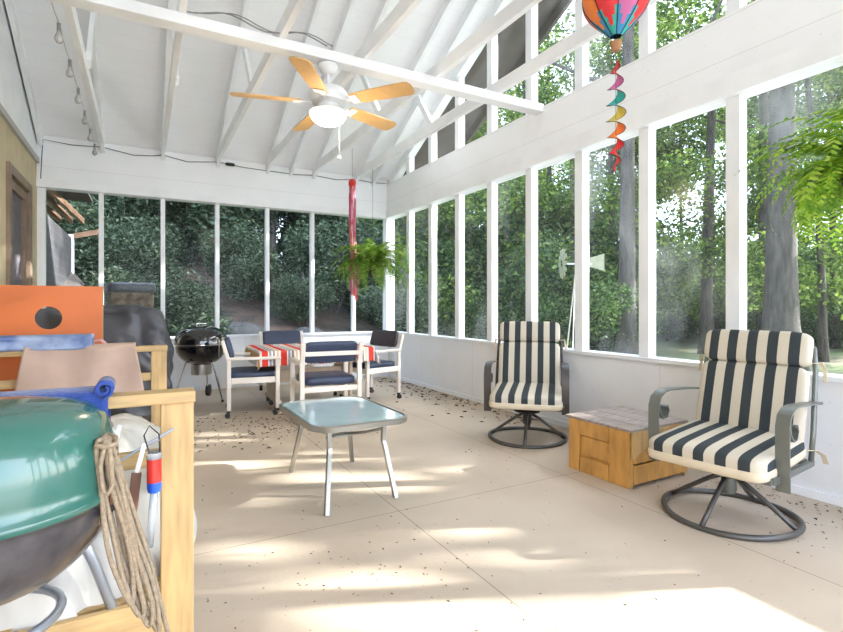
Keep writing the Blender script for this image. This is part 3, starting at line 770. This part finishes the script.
cchair((1.00, 5.50, 0), R(90-8), 'white caster armchair at the left end of the striped table, beside the black kettle grill')
cc = cchair((2.38, 5.62, 0), R(-90+14), 'white caster armchair at the right end of the striped table with dark brown back pad')
cchair((1.62, 6.56, 0), R(0), 'caster armchair behind the striped table, only its navy back showing above the cloth')
for c in cc.children:
    if c.name.startswith('back_cushion'):
        c.data = c.data.copy(); c.data.materials.clear(); c.data.materials.append(M['darkpad']); c['label'] = 'dark brown back pad'; c.location = (0, .0, .03)

t = thing('dining_table', 'cream wooden dining table on casters under a red and white striped cloth', 'table', (1.66, 5.68, 0), R(-2))
MB().box(-.60, .60, -.46, .46, .60, .635, .008).build('tabletop', 'cart', t)
for s_ in (-1, 1):
    MB().box(s_*.40-.018, s_*.40+.018, -.30, .30, .10, .60, .006).build('leg_panel', 'cart', t)
    MB().box(s_*.40-.03, s_*.40+.03, -.34, .34, .07, .11, .006).build('foot', 'cart', t)
    for sy in (-1, 1):
        caster(t, s_*.40, sy*.29)
MB().box(-.38, .38, -.02, .02, .25, .40, .005).build('stretcher', 'cart', t)
def cloth_fn(u, v):
    x = (u-.5)*1.54; y = (v-.5)*1.26; hx, hy = .615, .475; z = .642
    ox = max(0, abs(x)-hx); oy = max(0, abs(y)-hy)
    wob = .018*math.sin(x*19)*min(1, oy*9)+.018*math.sin(y*21+1)*min(1, ox*9)
    sx = math.copysign(1, x); sy = math.copysign(1, y)
    X = min(abs(x), hx)+ox*.12+abs(wob)*(ox > 0); Y = min(abs(y), hy)+oy*.12+(wob if oy > 0 else 0)
    return (sx*X, sy*Y, z-.96*max(ox, oy)-.25*min(ox, oy))
o = MB().grid(cloth_fn, 84, 70).build('tablecloth', 'cloth', smooth=True, solid=.003)
o.location = (1.66, 5.68, 0); o.rotation_euler = (0, 0, R(-2)); tag(o, 'red, white and grey striped cloth draped over the dining table', 'tablecloth')

# ------------------------------------------------------------------ kettle grills
def lid_prof(r, h, p=2.0, z0=0):
    return [(r*1.02, z0), (r*1.02, z0+.012)]+[(r*math.cos(a)**(2/p), z0+.014+h*math.sin(a)**(2/p)) for a in [k*PI/2/14 for k in range(15)]][:-1]+[(.001, z0+.014+h)]
def bowl_prof(r, h, z0=0):
    return [(.001, z0-h)]+[(r*math.cos(a), z0-h*math.sin(a)) for a in [PI/2-k*PI/2/14 for k in range(1, 15)]]+[(r*1.015, z0-.002)]
t = thing('kettle_grill', 'glossy black kettle grill with chrome ash can and tripod legs by the back wall', 'grill', (.60, 6.42, 0), R(20))
GZ = .66
MB().lathe(bowl_prof(.29, .26, GZ), n=40).build('bowl', 'black', t, smooth=True)
l_ = MB().lathe(lid_prof(.29, .20, 2.2, GZ), n=40).build('lid', 'black', t, angle=50)
MB().tube([(-.06, 0, GZ+.19), (-.055, 0, GZ+.235), (.055, 0, GZ+.235), (.06, 0, GZ+.19)], .008, 8).build('lid_handle', 'chrome', l_, smooth=True)
MB().lathe([(.001, GZ+.203), (.05, GZ+.206), (.05, GZ+.212), (.001, GZ+.214)], n=20).build('vent', 'chrome', l_)
MB().lathe([(.293, GZ-.004), (.299, GZ-.002), (.299, GZ+.006), (.294, GZ+.008)], n=40).build('rim_band', 'chrome', t)
MB().lathe([(.001, GZ-.36), (.11, GZ-.355), (.115, GZ-.34), (.118, GZ-.235), (.09, GZ-.215), (.001, GZ-.215)], n=28).build('ash_can', 'alu', t, angle=40)
for k, a in enumerate((-70, 50, 170)):
    d = Vector((math.cos(R(a)), math.sin(R(a)), 0))
    lg = MB().tube([d*.16+Vector((0, 0, GZ-.19)), d*.31+Vector((0, 0, .02))], .011, 9).build('leg', 'chrome', t)
    if k == 0: MB().pillow((d.x*.312, d.y*.312, .015), (.03, .03, .03), 1, None, 12, 8).build('foot_cap', 'rubber', lg, smooth=True)
    else: MB().cyl((d.x*.31-d.y*.02, d.y*.31+d.x*.02, .07), (d.x*.31+d.y*.02, d.y*.31-d.x*.02, .07), .07, n=20).build('wheel', 'rubber', lg)
MB().tube([(.285, -.0, GZ-.03), (.345, -.05, GZ-.02), (.345, .05, GZ-.02), (.285, .03, GZ-.03)], .008, 8).build('side_handle', 'chrome', t, smooth=True)
MB().bar((.065, -.288, GZ-.16), (.065, -.295, GZ+.05), .012, .006, up=(0, 1, 0)).build('thermometer_strip', 'chrome', t)

# big gas grill under its cover
def cover_fn(u, v):
    a = u*2*PI
    def sp(q, p): return math.copysign(abs(q)**p, q)
    hx, hy = .60, .30
    if v < .25:
        k = v/.25; s_ = k**.8; z = 1.10-.05*k*k-.035*math.sin(a*3)*k; gx = s_*.88; gy = s_*.75
    else:
        k = (v-.25)/.75; z = 1.05-.95*k; gx = .88+.12*min(1, k*3)+.02*math.sin(a*9)*k; gy = .75+.25*min(1, k*3)+.05*math.sin(a*11+2*k)*k
        z -= .12*max(0, math.cos(a))*(1-k)*min(1, k*4)
    r1 = sp(math.cos(a), .45)*hx*gx; r2 = sp(math.sin(a), .45)*hy*gy
    n_ = noise.noise(Vector((r1*4, r2*4, z*4)))*.05*min(1, v*4)+(.09*abs(noise.noise(Vector((r1*4+z*4, r2*2, z*3+5))))-.02)*min(1, v*5)
    return (r1*(1+n_), r2*(1+n_*2)+n_*1.2*math.sin(a), z+n_*.5)
o = MB().grid(cover_fn, 90, 40, True).build('covered_grill', 'cover', smooth=True)
o.location = (-.35, 5.62, 0); o.rotation_euler = (0, 0, R(-3)); tag(o, 'large grill hidden under a creased black vinyl cover behind the cornhole board', 'covered grill')

# ------------------------------------------------------------------ green kettle grill in the foreground
GX, GY = -.335, 1.60
t = thing('kettle_grill', 'large green lidded kettle grill with sooty bowl filling the lower left foreground', 'grill', (GX, GY, 0), 0)
gz = .625
MB().lathe(bowl_prof(.274, .24, gz), n=64).build('bowl', 'bowl', t, smooth=True)
l_ = MB().lathe([(.284, gz-.006), (.288, gz), (.288, gz+.012), (.280, gz+.018), (.281, gz+.05), (.277, gz+.10), (.266, gz+.15), (.245, gz+.19), (.21, gz+.217), (.16, gz+.232), (.08, gz+.241), (.001, gz+.244)], n=64).build('lid', 'green', t, angle=55)
MB().tube([(-.045, -.03, gz+.24), (-.045, -.025, gz+.27), (-.045, .025, gz+.27), (-.045, .03, gz+.24)], .009, 8).build('lid_handle', 'rubber', l_, smooth=True)
for k, a in enumerate((28, -100, 150)):
    d = Vector((math.cos(R(a)), math.sin(R(a)), 0))
    MB().tube([d*.19+Vector((0, 0, gz-.12)), d*.24+Vector((0, 0, gz-.25)), d*.36+Vector((0, 0, .0))], .014, 12).build('leg', 'greytube', t, smooth=True)
MB().tube([(.15*math.cos(a*PI/16), .15*math.sin(a*PI/16), gz-.30) for a in range(32)], .012, 8, closed=True).build('ash_ring', 'greytube', t, smooth=True)
sh = MB().tube([(.250, -.11, gz-.05), (.268, -.12, gz-.03), (.272, -.12, gz+.12), (.238, -.11, gz+.145)], .008, 8).build('side_handle', 'rubber', t, smooth=True)
MB().box(.262, .282, -.130, -.110, gz-.02, gz+.11, .005).build('handle_grip', 'shelfwood', sh)

# ------------------------------------------------------------------ pine daybed frame
DX0, DX1, DY0, DY1, DZ = -1.00, .137, 1.70, 3.74, .843
t = thing('daybed_frame', 'unpainted pine daybed frame with square posts behind the green grill', 'daybed', ((DX0+DX1)/2, (DY0+DY1)/2, 0))
hx, hy = (DX1-DX0)/2, (DY1-DY0)/2
for sx in (-1, 1):
    for sy in (-1, 1):
        MB().box(sx*(hx-.045)-.045, sx*(hx-.045)+.045, sy*(hy-.02)-.02, sy*(hy-.02)+.02, 0, DZ-.035, .003).build('post', 'pine', t)
for sy in (-1, 1):
    MB().box(-hx, hx+.004, sy*(hy-.02)-.04, sy*(hy-.02)+.04, DZ-.035, DZ, .004).build('top_rail', 'pineh', t)
    MB().box(-hx+.09, hx-.09, sy*(hy-.02)-.012, sy*(hy-.02)+.012, .62, .67, .003).build('mid_rail', 'pineh', t)
    MB().box(-hx+.09, hx-.09, sy*(hy-.02)-.012, sy*(hy-.02)+.012, .10, .22, .003).build('end_rail', 'pineh', t)
for sx in (-1, 1):
    MB().box(sx*(hx-.02)-.012, sx*(hx-.02)+.012, -hy+.04, hy-.04, .18, .30, .003).build('side_rail', 'pine', t)
MB().box(-hx+.04, hx-.04, -hy+.05, hy-.05, .20, .22).build('slat_base', 'pine', t)
# white sheeting heaped on the daybed
def heap(u, v):
    a = u*2*PI
    def sp(q, p): return math.copysign(abs(q)**p, q)
    if v < .6: k = v/.6; rr_ = k; z = .50-.06*k*k
    else: k = (v-.6)/.4; rr_ = 1+.04*k; z = .44-.42*k
    x = sp(math.cos(a), .5)*.50*rr_; y = sp(math.sin(a), .5)*.92*rr_
    n_ = noise.noise(Vector((x*4, y*4, z*3)))+.5*noise.noise(Vector((x*10, y*10, z*6)))
    if v > .6: x += (.10*max(0, math.cos(a))*math.sin(k*PI)+.02*math.sin(a*17))*1; y += .015*math.sin(a*23)
    return (x+n_*.04, y+n_*.03*(v > .5), z+n_*.07*(v < .62))
o = MB().grid(heap, 120, 46, True).build('sheet_bundle', 'plastic', smooth=True); o.location = (-.42, 2.69, .0)
o.location.z = .0; tag(o, 'rumpled white sheeting heaped over the daybed and hanging down its side', 'sheet')

def drape(name, m, xs, y, z, front, back, label, cat, wob=.012, thick=.006, seed=0, r_=.05, taper=0, sag=0):
    """cloth over a rail along x: hangs `front` below on the near side and `back` on the far side"""
    tot = front+2*r_+back
    def fn(u, v):
        s_ = v*tot; x = xs[0]+(xs[1]-xs[0])*u
        if s_ < back: yy = y+r_; zz = z-(back-s_)
        elif s_ < back+2*r_: k = (s_-back)/(2*r_); yy = y+r_*math.cos(k*PI); zz = z+.012*math.sin(k*PI)
        else:
            k = (s_-back-2*r_)/front; yy = y-r_-.03*k; zz = z-k*front; x += taper*(u-.5)*k
            zz -= sag*math.sin(u*PI)*k
        n_ = noise.noise(Vector((x*6+seed, zz*4, yy*5)))
        edge = 1 if (s_ < back or s_ > back+2*r_) else .2
        return (x, yy+wob*math.sin(x*23+seed)*edge*.5+n_*wob*2*edge, zz+n_*wob*.6*(edge > .5)+.003)
    o = MB().grid(fn, 50, 40).build(name, m, smooth=True, solid=thick); tag(o, label, cat); return o
drape('towel', 'blue', (-.98, -.085), DY0+.02, DZ+.006, .15, .10, 'bright blue towel draped over the near rail of the daybed', 'towel', .012, .012, 1, .052)
tw = bpy.data.objects['towel']
MB().strap([(-.095+.020*math.cos(a_)*(1-.06*a_), 0, DZ+.026+.020*math.sin(a_)*(1-.06*a_)) for a_ in [-1.6+k*.42 for k in range(22)]], .13, .010, (0, 1, 0)).build('rolled_end', 'blue', tw, smooth=True).location = (0, DY0+.01, 0)
drape('blanket', 'tancloth', (-.60, -.04), DY1-.03, DZ+.006, .36, .12, 'tan cloth hanging over the far rail of the daybed', 'cloth', .02, .008, 4, .055, .12)
o = drape('folded_rug', 'denim', (-1.0, -.27), DY1+.02, DZ+.055, .06, .05, 'faded blue folded rug with fringe lying on the far daybed rail below the orange board', 'rug', .008, .03, 9, .07)
o.location.z = 0
b = MB()
for k in range(7): b.tube([(-.265, DY1-.05+.02*k, DZ+.04), (-.23, DY1-.05+.022*k, DZ+.045), (-.195, DY1-.06+.025*k, DZ+.01), (-.185+.006*k, DY1-.06+.025*k, DZ-.0)], .004, 5)
fr = b.build('fringe', mat('fringe_red', (.55, .30, .28), .9), None); fr.parent = o

# orange cornhole board standing on end
t = thing('cornhole_board', 'orange cornhole board with a round hole, standing on end behind the daybed', 'game board', (-.55, 4.16, 0), R(0))
n = 32; b = MB()
hw, hb, hz, hr = .305, 1.235, 1.02, .076
V = []; 
def ringpt(a, y): return (hr*math.cos(a), y, hz+hr*math.sin(a))
def rectpt(a, y):
    ca, sa = math.cos(a), math.sin(a); k = min(hw/abs(ca) if abs(ca) > 1e-6 else 9e9, ((hb-hz) if sa > 0 else .215)/abs(sa) if abs(sa) > 1e-6 else 9e9)
    return (ca*k, y, hz+sa*k)
angs = sorted([2*PI*k/n for k in range(n)]+[math.atan2((hb-hz), hw), PI-math.atan2((hb-hz), hw), 2*PI-math.atan2(.215, hw), PI+math.atan2(.215, hw)])
N = len(angs)
for y in (-.008, .008): V += [ringpt(a, y) for a in angs]+[rectpt(a, y) for a in angs]
F = []
for k in range(N):
    j = (k+1) % N
    F += [(k, j, N+j, N+k), (2*N+j, 2*N+k, 3*N+k, 3*N+j), (j, k, 2*N+k, 2*N+j), (N+k, N+j, 3*N+j, 3*N+k)]
b._add(V, F); b.box(-hw, hw, -.008, .008, .015, hz-.215)
b.build('playing_surface', 'orange', t, angle=30)
MB().box(-hw, -hw+.02, .008, .09, .015, hb, .002).box(hw-.02, hw, .008, .09, .015, hb, .002).box(-hw+.02, hw-.02, .008, .09, hb-.02, hb, .002).box(-hw+.02, hw-.02, .008, .09, .015, .035, .002).build('frame', 'pine', t)

# rope coil hanging from the green grill's handle
b = MB(); r_ = random.Random(3)
hxp, hyp, hzp = -.078, 1.475, .775
t = thing('rope_coil', 'long hank of tan rope hanging beside the green grill', 'rope', (hxp, hyp, hzp))
rq = random.Random(4)
for k in range(5):
    L = .42+.035*k; pts = []
    a0, a1, sp = -.014+.006*k, .055+.020*k, .010+.006*rq.random()
    for j in range(28):
        q = j/28*2*PI; dn = (1-math.cos(q))*.5
        pts.append((a0+(a1-a0)*dn**1.3+math.sin(q)*(sp+.012*dn)+.003*math.sin(4*q+k*2), .007*k-.014+.008*math.sin(q+k*1.3), -dn*L+.004*math.sin(5*q+k)))
    MB().tube(pts, .0062, 8, closed=True).build('strand', 'rope', t, smooth=True)
MB().tube([(.0, -.03, .0), (-.012, -.035, -.06), (-.006, -.036, -.12), (.004, -.036, -.13), (.014, -.035, -.11), (.010, -.034, -.05), (.006, -.03, 0)], .0055, 8, closed=True).build('loop_end', 'rope', t, smooth=True)
MB().tube([(-.018, -.01, -.005), (-.02, -.03, -.012), (.0, -.042, -.014), (.02, -.03, -.012), (.018, .012, -.005), (0, .03, 0)], .0062, 8, closed=True).build('wrap', 'rope', t, smooth=True)

# tools on a rod behind the rail post
t = thing('tool_rod', 'thin dark metal rod sticking out beside the daybed post', 'rod', (-.02, 1.655, .68), 0)
MB().tube([(-.20, -.02, -.10), (.10, .0, .06)], .004, 8).build('rod', 'greytube', t)
MB().tube([(-.20, -.02, -.10), (-.23, -.02, -.095), (-.235, -.02, -.07)], .004, 8).build('rod_hook', 'greytube', t)
for k, (x, z0, z1, lb) in enumerate([(-.075, .74, .60, 'grill tool with grey blade and dark wooden handle hanging nearest the rope'), (-.015, .68, .55, 'grill tool with steel shaft and brown wooden handle hanging between rope and plastic tube')]):
    t = thing('grill_tool', lb, 'grill tool', (x, 1.64, 0))
    MB().bar((.02, 0, z0+.03), (.0, 0, z0-.05), .012, .004, up=(0, 1, 0)).build('shaft', 'alu', t)
    MB().bar((.0, 0, z0-.05), (-.012, 0, z1-.03), .026, .014, up=(0, 1, 0), bev=.003).build('handle', 'shelfwood', t)
t = thing('plastic_tube', 'clear plastic tube with red top and blue cap hanging beside the daybed post', 'tube', (.028, 1.60, .05))
MB().lathe([(.001, .56), (.019, .56), (.019, .625), (.001, .625)], n=18).build('red_section', 'tubered', t, angle=40)
MB().lathe([(.001, .625), (.0195, .625), (.0195, .642), (.001, .642)], n=18).build('clear_section', 'tubeclear', t, angle=40)
MB().lathe([(.001, .530), (.016, .532), (.0185, .545), (.0185, .56), (.001, .56)], n=18).build('blue_cap', 'tubeblue', t, angle=40)
MB().tube([(0, 0, .532), (-.006, 0, .46), (-.012, 0, .38)], .010, 12).build('clear_nozzle', 'tubeclear', t, smooth=True)
MB().tube([(-.012, 0, .64), (-.025, .004, .69), (-.012, .01, .715), (.012, .005, .69), (.014, 0, .64)], .0022, 6).build('cord', 'wire', t)

# ------------------------------------------------------------------ ceiling fan
t = thing('ceiling_fan', 'white ceiling fan with five light wood blades and a lit bowl lamp', 'ceiling fan', (1.232, 3.71, 2.925), 0)
def fz(z): return z-2.925
MB().lathe([(.001, 0), (.075, 0), (.078, -.02), (.06, -.055), (.03, -.075), (.001, -.075)], n=28).build('canopy', 'fanwhite', t, smooth=True)
MB().cyl((0, 0, -.07), (0, 0, -.16), .014).build('downrod', 'fanwhite', t)
MB().lathe([(.001, -.145), (.04, -.15), (.05, -.17), (.12, -.185), (.145, -.215), (.148, -.25), (.13, -.285), (.08, -.30), (.001, -.30)], n=36).build('motor_housing', 'fanwhite', t, angle=45)
sw = MB().lathe([(.001, -.30), (.075, -.30), (.08, -.32), (.075, -.345), (.13, -.352), (.14, -.365), (.001, -.365)], n=32).build('light_fitting', 'fanwhite', t, angle=45)
MB().lathe([(.138, -.362), (.136, -.385), (.12, -.415), (.085, -.44), (.04, -.452), (.001, -.455)], n=36).build('lamp_bowl', 'lamp', t, smooth=True)
BL = [(1.737, 3.29), (1.979, 4.073), (1.264, 4.68), (.578, 4.157), (.823, 3.316)]
a0 = sum(((math.degrees(math.atan2(y-3.67, x-1.22))-k*72+540) % 360-180) for k, (x, y) in enumerate(BL))/5
a0 = math.degrees(math.atan2(3.29-3.67, 1.737-1.22))
for k in range(5):
    a = R(-51.6+72*k); m0 = Matrix.Rotation(a, 4, 'Z') @ Matrix.Translation((0, 0, -.285)) @ Matrix.Rotation(R(-12), 4, 'X')
    b = MB(); pl = [(.20, -.05), (.30, -.064), (.65, -.074), (.685, -.064), (.70, -.03), (.70, .03), (.685, .064), (.65, .074), (.30, .064), (.20, .05)]
    b.prism(pl, -.004, .004, m0); bl = b.build('blade', 'woodblade', t)
    ir = MB(); ir.box(.12, .22, -.014, .014, -.012, -.004, .002, m0); ir.box(.20, .26, -.045, .045, -.012, -.005, .003, m0); ir.build('blade_iron', 'fanwhite', bl)
MB().tube([(-.075, -.09, -.34), (-.075, -.09, -.50)], .0022, 6).build('pull_chain', 'alu', t)
pc = MB().tube([(.06, -.08, -.34), (.062, -.08, -.70)], .0018, 6).build('pull_chain', 'fanwhite', t)
MB().pillow((.062, -.08, -.715), (.032, .032, .032), 1, None, 14, 10).build('pull_ball', 'fanwhite', pc, smooth=True)
ld = bpy.data.lights.new('fan_lamp', 'POINT'); ld.energy = 7; ld.color = (1, .82, .58); ld.shadow_soft_size = .09
lo = bpy.data.objects.new('lamp_light', ld); C.objects.link(lo); lo.location = (0, 0, -.55); lo.parent = t

# ------------------------------------------------------------------ hanging things
def frond(b, p0, az, L, droop, rise, wd, seed, curl=0):
    r_ = random.Random(seed); pts = []
    n_ = 26; pos = Vector(p0); el = rise; h = Vector((math.cos(az), math.sin(az), 0))
    for i in range(n_+1):
        pts.append(pos.copy()); pos = pos+(h*math.cos(el)+Vector((0, 0, math.sin(el))))*(L/n_); el -= droop/n_*(.5+i/n_)
    side = Vector((-h.y, h.x, 0))
    V = []; F = []
    for i in range(1, n_):
        t_ = i/n_; tang = (pts[i+1]-pts[i-1]).normalized(); lw = wd*(math.sin(PI*min(1, t_*1.05+.06))**.6)
        for s_ in (-1, 1):
            d = (side*s_*.9+tang*.45+Vector((0, 0, r_.uniform(-.35, .05)))).normalized(); k = len(V)
            q = tang*(L/n_*.42); p = pts[i]
            V += [p-q*.6, p+d*lw*.5-q*.8, p+d*lw, p+d*lw*.5+q*.7, p+q*.6]; F.append((k, k+1, k+2, k+3, k+4))
    return pts, V, F
def make_fern(label, loc, Rf, hang, seed, m, nf=70, wd=.045, squash=1.0, zs=1.0, cat='fern'):
    t = thing('hanging_fern', label, cat, loc)
    MB().lathe([(.001, -.16), (.07, -.16), (.10, -.10), (.125, 0), (.118, 0), (.09, -.02), (.001, -.02)], n=24).build('pot', 'rubber', t, smooth=True)
    for k in range(3):
        a = k*2*PI/3+.4; MB().tube([(.12*math.cos(a), .12*math.sin(a), 0), (0, 0, .42)], .0018, 5).build('hanger_wire', 'wire', t)
    MB().tube([(0, 0, .42), (0, 0, hang)], .0022, 5).build('hook', 'wire', t)
    r_ = random.Random(seed); V = []; F = []; st = MB()
    for k in range(nf):
        az = k*2.39996+r_.uniform(-.2, .2); L = Rf*r_.uniform(.8, 1.5); el = r_.uniform(.15, 1.35)
        pts, v, f = frond(None, (0, 0, -.01), az, L, r_.uniform(2.0, 3.4), el, wd*r_.uniform(.8, 1.25), k)
        o_ = len(V); V += v; F += [tuple(i+o_ for i in q) for q in f]
    me = bpy.data.meshes.new('fronds'); me.from_pydata([tuple(v) for v in V], [], F); me.materials.append(M[m])
    o = bpy.data.objects.new('fronds', me); C.objects.link(o); o.parent = t
    return t
make_fern('big bright green fern hanging at the right edge of the picture', (2.80, .98, 1.68), .47, 3.005-1.68, 5, 'fern', 170, .055)
make_fern('smaller hanging fern in the far corner beside the red ribbon streamer', (2.80, 6.50, 1.66), .62, 3.005-1.66, 11, 'fern2', 150, .075)

# red ribbon streamer near the far corner
SX, SY = 2.56, 6.66
t = thing('ribbon_streamer', 'long red and white ribbon streamer hanging in front of the far corner', 'streamer', (SX, SY, 0))
MB().tube([(0, 0, 2.86), (0, 0, roofz(SY))], .002, 5).build('cord', 'wire', t)
MB().lathe([(.001, 2.87), (.03, 2.865), (.05, 2.84), (.052, 2.79), (.04, 2.765), (.045, 2.75), (.001, 2.75)], n=18).build('knot', 'redknot', t, smooth=True)
r_ = random.Random(2)
for k in range(11):
    a = k*2*PI/11; L = r_.uniform(1.35, 1.6); x0, y0 = .035*math.cos(a), .035*math.sin(a); ph = r_.uniform(0, 6)
    pts = [(x0*(1+.5*j/14)+.012*math.sin(j*.7+ph)+.05*(j/14)**2*(1 if k % 3 else .4), y0+.012*math.cos(j*.6+ph), 2.77-L*j/14) for j in range(15)]
    MB().strap(pts, .026, .0015, (math.cos(a+1.57), math.sin(a+1.57), 0)).build('ribbon', 'redribbon' if k % 3 else 'b_pink', t)

# hot air balloon wind spinner
BX, BY, BZ = 2.17, 1.835, 2.47
t = thing('balloon_spinner', 'rainbow hot air balloon wind spinner with a spiral tail', 'wind spinner', (BX, BY, 0))
def bprof(v):
    # v 0 bottom .. 1 top
    if v < .5: k = v/.5; return (.028+.137*(math.sin(k*PI/2)**1.05), .04+.20*k)
    k = (v-.5)/.5; return (.165*math.cos(k*PI/2)+.001, .24+.165*math.sin(k*PI/2))
cols = ['red', 'pink', 'crimson', 'orange', 'red', 'pink', 'red', 'pink']
for g in range(8):
    b = MB(); a1, a2 = g*PI/4, (g+1)*PI/4
    def fn(u, v):
        r0, z = bprof(v); a = a1+(a2-a1)*u; q = 1+.05*math.sin(u*PI); return (r0*q*math.cos(a), r0*q*math.sin(a), BZ+z)
    b.grid(fn, 6, 24)
    mi = [cols[g], cols[(g+3) % 8]]
    o = b.build('gore', ['b_'+cols[g], 'b_blue' if g % 2 else 'b_teal', 'b_yellow'], t, smooth=True)
    for p in o.data.polygons:
        z = p.center.z-BZ; zig = .02+.10*abs(((math.atan2(p.center.y, p.center.x)/(PI/4)) % 1)-.5)*2
        p.material_index = 2 if z < .03 and g % 2 else (1 if z < zig+.03 else 0)
    sm = MB().tube([(bprof(v/20)[0]*1.01*math.cos(a1), bprof(v/20)[0]*1.01*math.sin(a1), BZ+bprof(v/20)[1]) for v in range(21)], .0028, 5)
    sm.build('seam', 'wire', t)
MB().lathe([(.001, -.035), (.024, -.035), (.030, .012), (.026, .012), (.02, -.02), (.001, -.02)], c=(0, 0, BZ), n=16).build('basket', 'wicker', t)
MB().tube([(0, 0, BZ+.40), (0, 0, 3.005)], .0018, 5).build('cord', 'wire', t)
MB().tube([(0, 0, BZ-.03), (0, 0, BZ-.66)], .0014, 5).build('tail_cord', 'wire', t)
seg = ['b_crimson', 'b_pink', 'b_teal', 'b_yellow', 'b_orange', 'b_red', 'b_crimson']
for k, m in enumerate(seg):
    n_ = 14; z0 = BZ-.10-.082*k; b = MB(); V = []; F = []
    for j in range(n_+1):
        u = j/n_; a = (k+u)*2*PI*.98-1.2; z = z0-.082*u; wdt = .050*math.sin(PI*min(1, max(0, (k+u)/7.0*.93+.07)))**.6
        ca, sa = math.cos(a), math.sin(a); zt = .020
        V += [(ca*wdt*.15, sa*wdt*.15, z+zt), (ca*wdt, sa*wdt, z-zt*.2)]
    for j in range(n_): F.append((2*j, 2*j+1, 2*j+3, 2*j+2))
    b._add(V, F); b.build('tail_segment', m, t, solid=.001)
    MB().tube([V[2*j+1] for j in range(n_+1)], .0016, 5).build('tail_edge', 'wire', t)

# string lights along the second joist and wires along the back eave
t = thing('string_lights', 'string of clear hanging bulbs along the left joist', 'string lights', (-.44, 0, 0))
b = MB(); pts = []
for j in range(41):
    y = 7.05-4.6*j/40; pts.append((-.05, y, 3.0-.035*abs(math.sin(j*PI/5))))
b.tube(pts, .0035, 5).build('cable', mat('grey_cable', (.45, .45, .45), .5), t)
for k in range(8):
    y = 7.0-.575*k; z = 2.985
    s_ = MB().cyl((-.05, y, z), (-.05, y, z-.055), .012, n=10).build('socket', mat('socket_grey', (.22, .22, .22), .5) if k == 0 else bpy.data.materials['socket_grey'], t)
    MB().lathe([(.001, 0), (.011, -.002), (.015, -.02), (.025, -.045), (.026, -.062), (.016, -.08), (.001, -.086)], c=(-.05, y, z-.05), n=16).build('bulb', 'bulb', s_, smooth=True)
wx = [-1.02, -1.0, -.72, -.42, -.1, .10, .224, .5, .869, 1.2, 1.51, 1.9, 2.16, 2.5, 2.8, 3.1, 3.3]
wz = [2.55, 3.0, 2.98, 3.0, 2.95, 2.97, 3.0, 2.95, 3.0, 2.97, 2.965, 2.96, 2.985, 2.96, 3.0, 2.985, 3.0]
o = MB().tube([(x, YB-.047, z) for x, z in zip(wx, wz)], .0045, 6).build('wire', 'wire', smooth=True); tag(o, 'thin black wire running along the eave above the back windows', 'wire')
o = MB().pillow((1.02, YB-.055, 2.985), (.12, .03, .045), .5, None, 16, 10).build('wire_connector', 'wire', smooth=True); tag(o, 'small black connector on the wire above the back windows', 'connector')
pts = [(.25+.045*j, 3.62, 3.012+.055*math.sin(j*.28)**2) for j in range(22)]
o = MB().tube(pts, .005, 6).tube([(x+.05, y+.02, z+.02) for x, y, z in pts], .004, 6).build('extension_cord', mat('grey_cord', (.20, .20, .20), .5), smooth=True)
tag(o, 'grey extension cord lying along the tie beam left of the ceiling fan', 'cord')

# dead leaves scattered on the floor
r_ = random.Random(9); V = []; F = []
def fleck(x, y, s_):
    a = r_.uniform(0, 6.28); ca, sa = math.cos(a), math.sin(a); k = len(V); w_ = s_*r_.uniform(.3, .6)
    V.extend([(x-ca*s_, y-sa*s_, .002), (x+sa*w_, y-ca*w_, .002+s_*.5), (x+ca*s_, y+sa*s_, .003), (x-sa*w_, y+ca*w_, .002+s_*.3)]); F.append((k, k+1, k+2, k+3))
for i in range(210):
    y = r_.uniform(.9, 2.4); fleck(XR-.03-abs(r_.gauss(0, .33)), y, r_.uniform(.005, .013))
for i in range(260): fleck(XR-.04-abs(r_.gauss(0, .25)), r_.uniform(3.6, 7.0), r_.uniform(.012, .03))
for i in range(300): fleck(r_.gauss(1.0, .45), r_.gauss(4.75, .35), r_.uniform(.008, .022))
for i in range(170): fleck(r_.uniform(.2, 2.9), r_.uniform(.9, 3.4), r_.uniform(.003, .009))
for i in range(90): fleck(r_.gauss(.75, .25), r_.gauss(1.9, .25), r_.uniform(.003, .009))
me = bpy.data.meshes.new('dead_leaves'); me.from_pydata(V, [], F); me.materials.append(M['debris'])
o = bpy.data.objects.new('dead_leaves', me); C.objects.link(o); tag(o, 'small brown dead leaves and crumbs scattered over the beige floor', 'dead leaves'); o['kind'] = 'stuff'
